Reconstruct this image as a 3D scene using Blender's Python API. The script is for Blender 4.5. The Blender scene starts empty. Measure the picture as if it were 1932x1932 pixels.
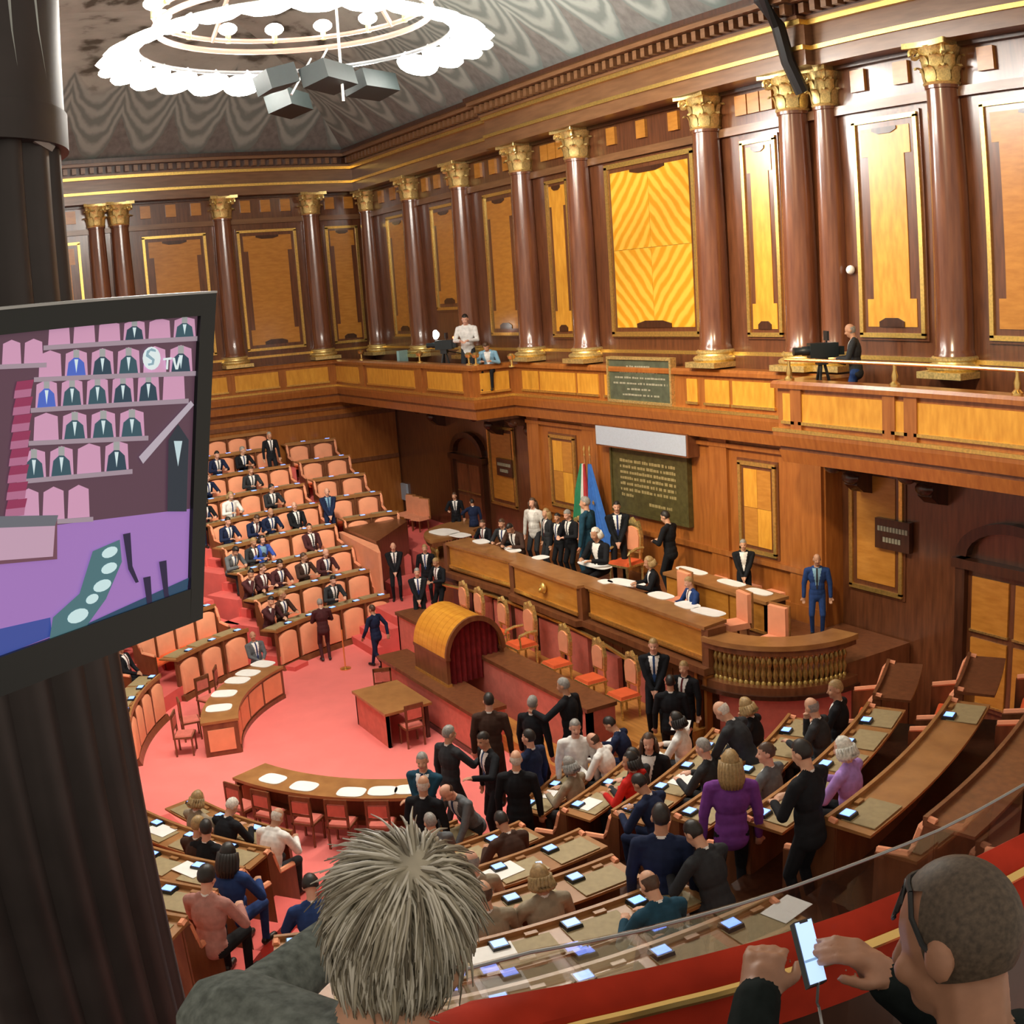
import bpy, bmesh, math, random
from mathutils import Matrix, Vector, Euler
rnd = random.Random(7)
SC = bpy.context.scene
COL = SC.collection

# ---------------------------------------------------------------- camera
# wide lens with barrel distortion, measured from straight edges in the photograph (1932 px frame)
YAW, PITCH, ROLL = -1.0558, -0.1945, -0.0686
FPX, A2, A3, A4 = 2077.38, -0.1263, -0.0247, 0.1708
CAM = Vector((22.2075, -16.75, 9.5519))
FW = Vector((math.sin(YAW)*math.cos(PITCH), math.cos(YAW)*math.cos(PITCH), math.sin(PITCH)))
_r = Vector((math.cos(YAW), -math.sin(YAW), 0)); _u = _r.cross(FW)
RT = math.cos(ROLL)*_r + math.sin(ROLL)*_u
UP = -math.sin(ROLL)*_r + math.cos(ROLL)*_u
cd = bpy.data.cameras.new('camera'); camera = bpy.data.objects.new('camera', cd); COL.objects.link(camera)
_m = Matrix((RT, UP, -FW)).transposed().to_4x4(); _m.translation = CAM; camera.matrix_world = _m
cd.type = 'PANO'; cd.sensor_width = 36; cd.sensor_fit = 'HORIZONTAL'; cd.clip_start = 0.05
cd.panorama_type = 'FISHEYE_LENS_POLYNOMIAL'; cd.fisheye_fov = math.pi
_s = 1932/36/FPX
cd.fisheye_polynomial_k0 = 0
cd.fisheye_polynomial_k1 = -_s; cd.fisheye_polynomial_k2 = -A2*_s**2
cd.fisheye_polynomial_k3 = -A3*_s**3; cd.fisheye_polynomial_k4 = -A4*_s**4
SC.camera = camera

def ray(px, py):
    dx, dy = px-966, 966-py
    r = math.hypot(dx, dy); q = r/FPX
    th = q + A2*q*q + A3*q**3 + A4*q**4
    k = math.sin(th)/r if r > 1e-6 else 0
    return RT*dx*k + UP*dy*k + FW*math.cos(th)
def U(px, py, z=None, y=None, x=None, d=None):
    r = ray(px, py)
    if z is not None: t = (z-CAM.z)/r.z
    elif y is not None: t = (y-CAM.y)/r.y
    elif x is not None: t = (x-CAM.x)/r.x
    else: t = d
    return CAM + r*t

# ---------------------------------------------------------------- world, lamps, exposure
w = bpy.data.worlds.new('world'); SC.world = w; w.use_nodes = True
w.node_tree.nodes['Background'].inputs[0].default_value = (1.0, 0.86, 0.70, 1)
w.node_tree.nodes['Background'].inputs[1].default_value = 0.35
SC.view_settings.view_transform = 'Standard'; SC.view_settings.look = 'None'
SC.view_settings.gamma = 1; SC.view_settings.use_curve_mapping = False
SC.view_settings.exposure = 0.75
def lamp(kind, name, loc, energy, color, size=0.3, target=None, angle=1.2, blend=0.6):
    l = bpy.data.lights.new(name, kind); l.energy = energy; l.color = color
    if kind == 'AREA': l.shape = 'DISK'; l.size = size
    else: l.shadow_soft_size = size
    if kind == 'SPOT': l.spot_size = angle; l.spot_blend = blend
    o = bpy.data.objects.new(name, l); COL.objects.link(o); o.location = loc
    if target is not None:
        o.rotation_euler = (Vector(target)-Vector(loc)).to_track_quat('-Z', 'Y').to_euler()
    return o
CH = Vector((1.9, -9.2, 14.9))          # middle of the ring chandelier
for k in range(8):
    a = k*math.pi/4
    lamp('POINT', 'chandelier_light', CH+Vector((3.3*math.cos(a), 3.3*math.sin(a), -0.55)), 420, (1.0, 0.95, 0.86), 0.3)
lamp('SPOT', 'hall_spotlight', (7.5, -15.5, 16.2), 5200, (1.0, 0.80, 0.50), 0.5, (0.8, -0.2, 8.0), 0.80, 0.8)
lamp('SPOT', 'hall_spotlight', (14.0, -13.0, 16.2), 3600, (1.0, 0.80, 0.52), 0.5, (8.5, -0.5, 8.0), 0.80, 0.8)
lamp('SPOT', 'hall_spotlight', (4.0, -13.0, 16.4), 4200, (1.0, 0.90, 0.74), 0.5, (-2.0, -8.5, 0.0), 0.85, 0.9)
lamp('SPOT', 'hall_spotlight', (0.0, -12.0, 16.4), 6500, (1.0, 0.90, 0.74), 0.5, (-11.0, -7.5, 2.5), 0.80, 0.9)
lamp('SPOT', 'hall_spotlight', (-2.5, -8.0, 13.5), 2600, (1.0, 0.97, 0.92), 0.9, (5.8, 0.0, 11.6), 0.55, 0.9)
lamp('SPOT', 'hall_spotlight', (2.0, -3.0, 16.4), 2600, (1.0, 0.92, 0.78), 0.5, (9.5, -10.5, 2.0), 0.85, 0.9)

# ---------------------------------------------------------------- materials
MATS = {}
def nmat(name):
    m = bpy.data.materials.new(name); m.use_nodes = True
    nt = m.node_tree; b = nt.nodes['Principled BSDF']
    MATS[name] = m
    return m, nt, b
def rgba(c): return (c[0], c[1], c[2], 1.0)
def node(nt, t, **kw):
    n = nt.nodes.new(t)
    for k, v in kw.items(): setattr(n, k, v)
    return n
def ramp(nt, fac, stops):
    r = node(nt, 'ShaderNodeValToRGB')
    els = r.color_ramp.elements
    while len(els) < len(stops): els.new(0.5)
    for e, (p, c) in zip(els, stops): e.position = p; e.color = rgba(c)
    nt.links.new(fac, r.inputs[0])
    return r.outputs[0]
def noise(nt, scale, stretch=(1, 1, 1), detail=3, coord='Object'):
    tc = node(nt, 'ShaderNodeTexCoord'); mp = node(nt, 'ShaderNodeMapping')
    mp.inputs['Scale'].default_value = stretch
    nt.links.new(tc.outputs[coord], mp.inputs[0])
    n = node(nt, 'ShaderNodeTexNoise'); n.inputs['Scale'].default_value = scale; n.inputs['Detail'].default_value = detail
    nt.links.new(mp.outputs[0], n.inputs['Vector'])
    return n.outputs[0]
def math_n(nt, op, a, b=None, c=None):
    n = node(nt, 'ShaderNodeMath', operation=op)
    for i, v in enumerate((a, b, c)):
        if v is None: continue
        if isinstance(v, (int, float)): n.inputs[i].default_value = v
        else: nt.links.new(v, n.inputs[i])
    return n.outputs[0]
def plain(name, c, rough=0.6, metal=0.0, var=0.12, scale=8, coat=0.0, spec=0.5, emit=None):
    if name in MATS: return MATS[name]
    m, nt, b = nmat(name)
    b.inputs['Roughness'].default_value = rough; b.inputs['Metallic'].default_value = metal
    b.inputs['Coat Weight'].default_value = coat; b.inputs['Specular IOR Level'].default_value = spec
    if var:
        f = noise(nt, scale)
        lo = tuple(max(0, v*(1-var)) for v in c); hi = tuple(min(1, v*(1+var)) for v in c)
        nt.links.new(ramp(nt, f, [(0.3, lo), (0.7, hi)]), b.inputs['Base Color'])
    else: b.inputs['Base Color'].default_value = rgba(c)
    if emit: b.inputs['Emission Color'].default_value = rgba(c); b.inputs['Emission Strength'].default_value = emit
    return m
def wood(name, c1, c2, stretch=(6, 6, 0.7), scale=2.2, rough=0.28, coat=0.35, cr=0.2):
    m, nt, b = nmat(name)
    f = noise(nt, scale, stretch, 5)
    nt.links.new(ramp(nt, f, [(0.28, c1), (0.72, c2)]), b.inputs['Base Color'])
    b.inputs['Roughness'].default_value = rough; b.inputs['Coat Weight'].default_value = coat
    b.inputs['Coat Roughness'].default_value = cr
    return m
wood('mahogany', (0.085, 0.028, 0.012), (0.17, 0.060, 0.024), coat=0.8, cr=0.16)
wood('column_wood', (0.12, 0.038, 0.018), (0.21, 0.075, 0.032), (5, 5, 0.5), rough=0.24, coat=0.7, cr=0.14)
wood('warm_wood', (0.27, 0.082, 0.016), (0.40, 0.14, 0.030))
wood('entab_wood', (0.16, 0.075, 0.032), (0.24, 0.12, 0.055), (0.6, 0.6, 5))
wood('dark_wood', (0.035, 0.012, 0.006), (0.075, 0.026, 0.012))
wood('desk_wood', (0.27, 0.115, 0.035), (0.40, 0.19, 0.065), (1.5, 1.5, 4), rough=0.35, coat=0.2)
wood('bench_wood', (0.13, 0.042, 0.016), (0.22, 0.08, 0.032), (4, 4, 1), rough=0.35, coat=0.2)
wood('yellow_veneer', (0.58, 0.25, 0.025), (0.76, 0.38, 0.05), (3, 3, 0.8), 3.0, 0.3, 0.3)
wood('amber_veneer', (0.42, 0.165, 0.022), (0.56, 0.245, 0.042), (1, 1, 4), 3.0, 0.3, 0.3)
wood('hood_wood', (0.62, 0.24, 0.02), (0.80, 0.38, 0.045), (0.6, 4, 4), 2.4, 0.3, 0.4)
wood('floor_wood', (0.42, 0.17, 0.035), (0.62, 0.29, 0.07), (1, 8, 8), 2.0, 0.3, 0.3)
def chevron(name, sx, sz):
    m, nt, b = nmat(name)
    tc = node(nt, 'ShaderNodeTexCoord'); mp = node(nt, 'ShaderNodeMapping')
    mp.inputs['Rotation'].default_value = (0, math.radians(45)*sx*sz, 0)
    nt.links.new(tc.outputs['Object'], mp.inputs[0])
    wv = node(nt, 'ShaderNodeTexWave'); wv.inputs['Scale'].default_value = 1.1
    wv.inputs['Distortion'].default_value = 3.5; wv.inputs['Detail'].default_value = 3
    nt.links.new(mp.outputs[0], wv.inputs[0])
    nt.links.new(ramp(nt, wv.outputs[1], [(0.2, (0.66, 0.29, 0.015)), (0.8, (0.82, 0.46, 0.06))]), b.inputs['Base Color'])
    b.inputs['Roughness'].default_value = 0.32
for sx in (-1, 1):
    for sz in (-1, 1): chevron('chevron_%d_%d' % (sx, sz), sx, sz)
plain('gold', (0.83, 0.56, 0.16), 0.32, 0.85, 0.15, 20)
plain('gilt', (0.78, 0.60, 0.24), 0.38, 0.75, 0.25, 25)
plain('bronze_gold', (0.52, 0.36, 0.12), 0.38, 0.8, 0.3, 20)
plain('brass', (0.85, 0.58, 0.20), 0.25, 0.9, 0.05)
plain('carpet', (0.84, 0.215, 0.195), 0.95, 0, 0.05, 1.2, spec=0.1)
plain('stair_carpet', (0.70, 0.14, 0.125), 0.95, 0, 0.06, 3.0, spec=0.1)
plain('pink_uphol', (0.82, 0.34, 0.19), 0.8, 0, 0.06, 3, spec=0.25)
plain('pink_cloth', (0.62, 0.17, 0.13), 0.85, 0, 0.10, 6, spec=0.2)
plain('orange_uphol', (0.74, 0.12, 0.035), 0.8, 0, 0.08, 4, spec=0.25)
plain('red_velvet', (0.48, 0.035, 0.014), 0.85, 0, 0.20, 7, spec=0.2)
plain('red_curtain', (0.20, 0.020, 0.022), 0.9, 0, 0.2, 5, spec=0.1)
plain('leather_pad', (0.33, 0.255, 0.13), 0.65, 0, 0.10, 12)
plain('paper', (0.86, 0.85, 0.82), 0.8, 0, 0.03)
plain('black', (0.012, 0.013, 0.014), 0.5, 0, 0)
plain('black_gloss', (0.010, 0.016, 0.018), 0.35, 0, 0)
plain('grey_metal', (0.30, 0.32, 0.33), 0.4, 0.5, 0.1)
plain('speaker_grey', (0.014, 0.022, 0.022), 0.6, 0, 0.1)
plain('steel', (0.5, 0.52, 0.53), 0.35, 0.8, 0.05)
plain('screen_blue', (0.16, 0.30, 1.0), 0.4, 0, 0, emit=1.6)
plain('screen_white', (0.40, 0.58, 0.95), 0.4, 0, 0, emit=0.7)
plain('lamp_glass', (1.0, 0.97, 0.90), 0.4, 0, 0, emit=14)
plain('display', (0.44, 0.50, 0.60), 0.5, 0, 0.05, 30)
plain('marble_green', (0.085, 0.10, 0.065), 0.35, 0, 0.25, 6)
plain('bronze_plaque', (0.10, 0.085, 0.028), 0.4, 0.3, 0.25, 8)
plain('carved_letters', (0.34, 0.33, 0.24), 0.5, 0, 0)
plain('bronze_letters', (0.42, 0.34, 0.15), 0.4, 0.3, 0)
plain('flag_blue', (0.03, 0.14, 0.50), 0.8, 0, 0.12)
plain('flag_green', (0.03, 0.24, 0.12), 0.8, 0, 0.1)
plain('flag_white', (0.72, 0.70, 0.66), 0.8, 0, 0.05)
plain('flag_red', (0.50, 0.04, 0.05), 0.8, 0, 0.1)
plain('teal_plastic', (0.30, 0.48, 0.48), 0.5, 0, 0.05)
plain('pole_pink', (0.52, 0.26, 0.20), 0.5, 0, 0)
m, nt, b = nmat('glass')
b.inputs['Base Color'].default_value = (0.92, 0.96, 1.0, 1); b.inputs['Roughness'].default_value = 0.03
b.inputs['Transmission Weight'].default_value = 1.0; b.inputs['IOR'].default_value = 1.05
b.inputs['Alpha'].default_value = 0.35

# painted velarium: a row of swagged drapery above the cornice, mottled cloth further up (uv: metres along the wall, metres in from it)
m, nt, b = nmat('velarium')
uv = node(nt, 'ShaderNodeUVMap'); sp = node(nt, 'ShaderNodeSeparateXYZ'); nt.links.new(uv.outputs[0], sp.inputs[0])
u_, v_ = sp.outputs[0], sp.outputs[1]
fu = math_n(nt, 'SUBTRACT', math_n(nt, 'FRACT', math_n(nt, 'DIVIDE', u_, 1.75)), 0.5)
s2 = math_n(nt, 'MULTIPLY', math_n(nt, 'MULTIPLY', fu, fu), 4.0)
pinch = math_n(nt, 'SUBTRACT', 1.0, math_n(nt, 'POWER', math_n(nt, 'ABSOLUTE', math_n(nt, 'MULTIPLY', fu, 2.0)), 1.6))
wob = noise(nt, 1.6, coord='UV')
w1 = math_n(nt, 'ADD', math_n(nt, 'SUBTRACT', v_, math_n(nt, 'MULTIPLY', s2, 1.25)), math_n(nt, 'MULTIPLY', wob, 0.5))
fold = math_n(nt, 'SINE', math_n(nt, 'MULTIPLY', w1, 12.0))
folds = ramp(nt, math_n(nt, 'ADD', math_n(nt, 'MULTIPLY', fold, 0.5), 0.5), [(0.1, (0.17, 0.195, 0.18)), (0.9, (0.30, 0.33, 0.30))])
edge = math_n(nt, 'SUBTRACT', v_, math_n(nt, 'ADD', 2.1, math_n(nt, 'MULTIPLY', s2, 0.95)))
cloth_n = noise(nt, 0.75, (1, 1.6, 1), 6, 'UV')
cloth = ramp(nt, cloth_n, [(0.36, (0.10, 0.095, 0.075)), (0.46, (0.34, 0.355, 0.31)), (0.75, (0.45, 0.465, 0.41))])
base_d = ramp(nt, noise(nt, 5.0, coord='UV'), [(0.3, (0.14, 0.135, 0.125)), (0.7, (0.20, 0.195, 0.18))])
def mixc(fac, a, bb):
    n = node(nt, 'ShaderNodeMix', data_type='RGBA')
    nt.links.new(fac, n.inputs[0]); nt.links.new(a, n.inputs[6]); nt.links.new(bb, n.inputs[7]); return n.outputs[2]
sw = math_n(nt, 'GREATER_THAN', w1, 0.35)
c1 = mixc(sw, base_d, folds)
sm = node(nt, 'ShaderNodeMapRange'); sm.inputs[1].default_value = -0.08; sm.inputs[2].default_value = 0.25
nt.links.new(edge, sm.inputs[0])
nt.links.new(mixc(sm.outputs[0], c1, cloth), b.inputs['Base Color'])
b.inputs['Roughness'].default_value = 0.9; b.inputs['Specular IOR Level'].default_value = 0.1

# ---------------------------------------------------------------- mesh helpers
class MB:
    def __init__(self): self.v = []; self.f = []; self.mi = []
    def add(self, vs, fs, mi=0, M=None):
        o = len(self.v)
        self.v += [tuple(M @ Vector(p)) if M is not None else tuple(p) for p in vs]
        self.f += [tuple(o+i for i in f) for f in fs]; self.mi += [mi]*len(fs)
    def box(self, x0, x1, y0, y1, z0, z1, mi=0, M=None):
        vs = [(x, y, z) for z in (z0, z1) for y in (y0, y1) for x in (x0, x1)]
        self.add(vs, [(0, 2, 3, 1), (4, 5, 7, 6), (0, 1, 5, 4), (2, 6, 7, 3), (0, 4, 6, 2), (1, 3, 7, 5)], mi, M)
    def prism(self, poly, h0, h1, axis='z', mi=0, M=None, inset=0.0):
        n = len(poly)
        def put(p, h):
            return {'z': (p[0], p[1], h), 'y': (p[0], h, p[1]), 'x': (h, p[0], p[1])}[axis]
        cx = sum(p[0] for p in poly)/n; cy = sum(p[1] for p in poly)/n
        top = [(p[0]+(cx-p[0])*inset, p[1]+(cy-p[1])*inset) for p in poly]
        vs = [put(p, h0) for p in poly] + [put(p, h1) for p in top]
        fs = [tuple(range(n))[::-1], tuple(range(n, 2*n))] + [(i, (i+1) % n, n+(i+1) % n, n+i) for i in range(n)]
        self.add(vs, fs, mi, M)
    def lathe(self, prof, seg=16, mi=0, M=None, a0=0.0, a1=2*math.pi):
        full = abs(a1-a0-2*math.pi) < 1e-6; n = len(prof); cols = seg if full else seg+1
        vs = []
        for k in range(cols):
            a = a0+(a1-a0)*k/seg
            vs += [(r*math.cos(a), r*math.sin(a), z) for r, z in prof]
        fs = []
        for k in range(seg):
            k2 = (k+1) % cols
            for j in range(n-1): fs.append((k*n+j, k2*n+j, k2*n+j+1, k*n+j+1))
        self.add(vs, fs, mi, M)
    def tube(self, path, r, seg=6, mi=0, M=None, cap=True):
        path = [Vector(p) for p in path]; n = len(path); rs = r if isinstance(r, (list, tuple)) else [r]*n
        vs = []; up = Vector((0, 0, 1)); prev = None
        for i, p in enumerate(path):
            t = (path[min(i+1, n-1)]-path[max(i-1, 0)]).normalized()
            a = t.cross(prev if prev is not None and abs(t.dot(prev)) < 0.99 else (up if abs(t.z) < 0.9 else Vector((1, 0, 0))))
            a.normalize(); bb = t.cross(a).normalized(); prev = bb*-1 if False else prev
            for k in range(seg):
                an = 2*math.pi*k/seg
                vs.append(p+(a*math.cos(an)+bb*math.sin(an))*rs[i])
        fs = [(i*seg+k, i*seg+(k+1) % seg, (i+1)*seg+(k+1) % seg, (i+1)*seg+k) for i in range(n-1) for k in range(seg)]
        if cap: fs += [tuple(range(seg))[::-1], tuple((n-1)*seg+k for k in range(seg))]
        self.add(vs, fs, mi, M)
    def ball(self, c, r, seg=10, rings=7, mi=0, M=None):
        r = (r, r, r) if isinstance(r, (int, float)) else r
        vs = [(c[0], c[1], c[2]-r[2])]
        for j in range(1, rings):
            t = math.pi*j/rings
            vs += [(c[0]+r[0]*math.sin(t)*math.cos(2*math.pi*k/seg), c[1]+r[1]*math.sin(t)*math.sin(2*math.pi*k/seg), c[2]-r[2]*math.cos(t)) for k in range(seg)]
        vs.append((c[0], c[1], c[2]+r[2])); L = len(vs)-1
        fs = [(0, 1+(k+1) % seg, 1+k) for k in range(seg)]
        for j in range(rings-2):
            o = 1+j*seg
            fs += [(o+k, o+(k+1) % seg, o+seg+(k+1) % seg, o+seg+k) for k in range(seg)]
        o = 1+(rings-2)*seg
        fs += [(o+k, o+(k+1) % seg, L) for k in range(seg)]
        self.add(vs, fs, mi, M)
    def arc(self, prof, O, a0, a1, n, mi=0):
        # closed profile (rho, z) swept round O from a0 to a1 degrees
        m_ = len(prof); vs = []
        for k in range(n+1):
            a = math.radians(a0+(a1-a0)*k/n)
            vs += [(O[0]+r*math.cos(a), O[1]+r*math.sin(a), z) for r, z in prof]
        fs = [(k*m_+j, k*m_+(j+1) % m_, (k+1)*m_+(j+1) % m_, (k+1)*m_+j) for k in range(n) for j in range(m_)]
        fs += [tuple(range(m_))[::-1], tuple(n*m_+j for j in range(m_))]
        self.add(vs, fs, mi)
    def sweep(self, prof, pts, mi=0):
        # closed profile (offset to the right of travel, z) swept along 2-D points with mitred corners
        m_ = len(prof); n = len(pts); vs = []
        for i in range(n):
            p = Vector(pts[i][:2]); d1 = (Vector(pts[i][:2])-Vector(pts[i-1][:2])).normalized() if i else None
            d2 = (Vector(pts[i+1][:2])-Vector(pts[i][:2])).normalized() if i < n-1 else None
            d1 = d1 or d2; d2 = d2 or d1
            n1 = Vector((d1.y, -d1.x)); n2 = Vector((d2.y, -d2.x)); nn = (n1+n2).normalized(); k = 1/max(0.3, nn.dot(n1))
            vs += [(p.x+nn.x*o*k, p.y+nn.y*o*k, z) for o, z in prof]
        fs = [(k*m_+j, k*m_+(j+1) % m_, (k+1)*m_+(j+1) % m_, (k+1)*m_+j) for k in range(n-1) for j in range(m_)]
        fs += [tuple(range(m_))[::-1], tuple((n-1)*m_+j for j in range(m_))]
        self.add(vs, fs, mi)
    def mesh(self, name, mats, smooth=False):
        me = bpy.data.meshes.new(name); me.from_pydata(self.v, [], self.f)
        for mm in (mats if isinstance(mats, (list, tuple)) else [mats]): me.materials.append(MATS[mm] if isinstance(mm, str) else mm)
        me.polygons.foreach_set('material_index', self.mi)
        bm = bmesh.new(); bm.from_mesh(me); bmesh.ops.recalc_face_normals(bm, faces=bm.faces); bm.to_mesh(me); bm.free()
        if smooth:
            me.polygons.foreach_set('use_smooth', [True]*len(me.polygons))
            if smooth != 'all':
                try: me.set_sharp_from_angle(angle=math.radians(40))
                except Exception: pass
        me.update(); return me
    def build(self, name, mats, parent=None, smooth=False):
        return place(self.mesh(name, mats, smooth), name, parent)
PM = {}     # world matrix of every empty / thing that parents world-space parts
def place(me, name, parent=None, M=None):
    # links a mesh; M is its world matrix (identity if none)
    o = bpy.data.objects.new(name, me); COL.objects.link(o)
    if parent is not None:
        o.parent = parent
        pm = PM.get(parent.name)
        if pm is not None: o.matrix_parent_inverse = pm.inverted()
    if M is not None: o.matrix_basis = M
    if M is not None: PM[o.name] = M.copy() if parent is None else M.copy()
    return o
def tag(o, label, cat, group=None):
    o['label'] = label; o['category'] = cat
    if group: o['group'] = group
    return o
def thing(name, label, cat, loc, group=None):
    o = bpy.data.objects.new(name, None); COL.objects.link(o); o.location = loc; o.empty_display_size = 0.2
    PM[o.name] = Matrix.Translation(Vector(loc))
    return tag(o, label, cat, group)
def struct(o): o['kind'] = 'structure'; return o
def TR(x, y, z, rz=0.0, s=1.0):
    return Matrix.Translation((x, y, z)) @ Matrix.Rotation(rz, 4, 'Z') @ Matrix.Diagonal((s, s, s, 1)) if not isinstance(s, tuple) else Matrix.Translation((x, y, z)) @ Matrix.Rotation(rz, 4, 'Z') @ Matrix.Diagonal((*s, 1))

# ================================================================ SETTING
XE = -17.17                                      # plane of the end wall columns
def MW1(u, v, z): return Vector((u, -v, z))      # long wall: u along x, v into the hall
def MEND(u, v, z): return Vector((XE+v, u, z))   # end wall: u along y, v into the hall
M1 = Matrix(((1, 0, 0, 0), (0, -1, 0, 0), (0, 0, 1, 0), (0, 0, 0, 1)))
ME = Matrix(((0, 1, 0, XE), (1, 0, 0, 0), (0, 0, 1, 0), (0, 0, 0, 1)))

mb = MB(); mb.box(-18.5, 27, -26, 1.6, -0.3, 0)
floor = struct(mb.build('floor', 'carpet'))
mb = MB(); mb.box(-18.0, 18.5, 0.14, 0.5, 6.0, 16.0)
wall_main = struct(mb.build('wall_main', 'mahogany'))
mb = MB(); mb.box(-18.6, XE-0.12, -22, 1.3, 0.0, 16.0)
wall_end = struct(mb.build('wall_end', 'mahogany'))
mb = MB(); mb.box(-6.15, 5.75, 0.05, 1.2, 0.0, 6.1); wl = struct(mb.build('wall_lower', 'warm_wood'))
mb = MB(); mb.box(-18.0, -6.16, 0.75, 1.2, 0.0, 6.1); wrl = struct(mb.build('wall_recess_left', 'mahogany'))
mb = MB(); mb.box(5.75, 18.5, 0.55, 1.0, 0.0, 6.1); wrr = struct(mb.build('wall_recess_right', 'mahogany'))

mb = MB(); mb.box(XE-0.13, XE-0.06, -21, 0.7, 0.0, 6.0); mb.build('wainscot', 'warm_wood', wall_end)
for (z0, z1) in ((5.35, 5.5), (5.7, 5.78), (3.6, 3.75)):
    mb = MB(); mb.box(XE-0.13, XE-0.01, -21, 0.7, z0, z1); mb.build('moulding', 'bench_wood', wall_end)

# ---- ceiling: coved velarium
def ceiling():
    X0, X1, Y0, Y1 = -16.35, 20.0, -22.0, -0.85
    D = [0, 0.35, 0.8, 1.4, 2.1, 3.0, 4.0, 5.2, 6.5]
    def zz(d): return 14.95 + 3.4*(1-(1-min(d, 6.5)/6.5)**2.0)
    bm = bmesh.new(); uvl = bm.loops.layers.uv.new('UVMap')
    def strip(n, f, uvf):
        rows = [[bm.verts.new(f(i/n, d)) for i in range(n+1)] for d in D]
        for j in range(len(D)-1):
            for i in range(n):
                fc = bm.faces.new((rows[j][i], rows[j][i+1], rows[j+1][i+1], rows[j+1][i]))
                for lp in fc.loops: lp[uvl].uv = uvf(lp.vert.co, D[j] if lp.vert in rows[j] else D[j+1])
    strip(40, lambda t, d: Vector((X0+d+(X1-X0-2*d)*t, Y1-d, zz(d))), lambda c, d: (c.x, d))
    strip(24, lambda t, d: Vector((X0+d, Y0+d+(Y1-Y0-2*d)*t, zz(d))), lambda c, d: (c.y+0.3, d))
    d = D[-1]; z = zz(d)
    q = [bm.verts.new(p) for p in ((X0+d, Y0+d, z), (X1-d, Y0+d, z), (X1-d, Y1-d, z), (X0+d, Y1-d, z))]
    fc = bm.faces.new(q)
    for lp in fc.loops: lp[uvl].uv = (lp.vert.co.x, lp.vert.co.y+40)
    me = bpy.data.meshes.new('ceiling'); bm.to_mesh(me); bm.free(); me.materials.append(MATS['velarium'])
    me.polygons.foreach_set('use_smooth', [True]*len(me.polygons))
    return struct(place(me, 'ceiling'))
ceiling()

# ---- entablature along both walls
ENT = [  # (name, material, v0, v1, z0, z1)
    ('architrave', 'entab_wood', -0.2, 0.42, 13.60, 13.90), ('gilt_fillet', 'gold', -0.2, 0.48, 13.90, 13.99),
    ('frieze', 'entab_wood', -0.2, 0.40, 13.99, 14.40), ('gilt_fillet', 'gold', -0.2, 0.52, 14.40, 14.50),
    ('bed_moulding', 'entab_wood', -0.2, 0.58, 14.50, 14.56), ('dentil_band', 'dark_wood', -0.2, 0.60, 14.56, 14.80),
    ('corona', 'entab_wood', -0.2, 0.95, 14.80, 14.90), ('cornice_moulding', 'dark_wood', -0.2, 1.05, 14.90, 15.02)]
tr1 = struct(thing('trim_1', 'x', 'x', (0, 0, 13.6))); tr2 = struct(thing('trim_2', 'x', 'x', (XE, -8, 13.6)))
for t in (tr1, tr2):
    del t['label']; del t['category']
for nm, mt, v0, v1, z0, z1 in ENT:
    mb = MB()
    for (a, bb, f) in ((-17.2, -6.35, 0.0), (-6.35, 6.35, 0.22), (6.35, 18.5, 0.0)): mb.box(a, bb, v0, v1+f, z0, z1, 0, M1)
    mb.build(nm, mt, tr1)
    mb = MB(); mb.box(-22, -0.1, v0, v1, z0, z1, 0, ME); mb.build(nm, mt, tr2)
mb = MB(); mb.box(-0.07, 0.07, -0.11, 0.11, -0.10, 0.10); dent = mb.mesh('dentil', 'entab_wood')
u = -16.3
while u < 11.5:
    f = 0.22 if abs(u) < 6.35 else 0
    place(dent, 'dentil', tr1, Matrix.Translation((u, -0.70-f, 14.68))); u += 0.30
u = -13.2
while u < -0.9:
    place(dent, 'dentil', tr2, Matrix.Translation((XE+0.70, u, 14.68)) @ Matrix.Rotation(math.pi/2, 4, 'Z')); u += 0.30

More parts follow.
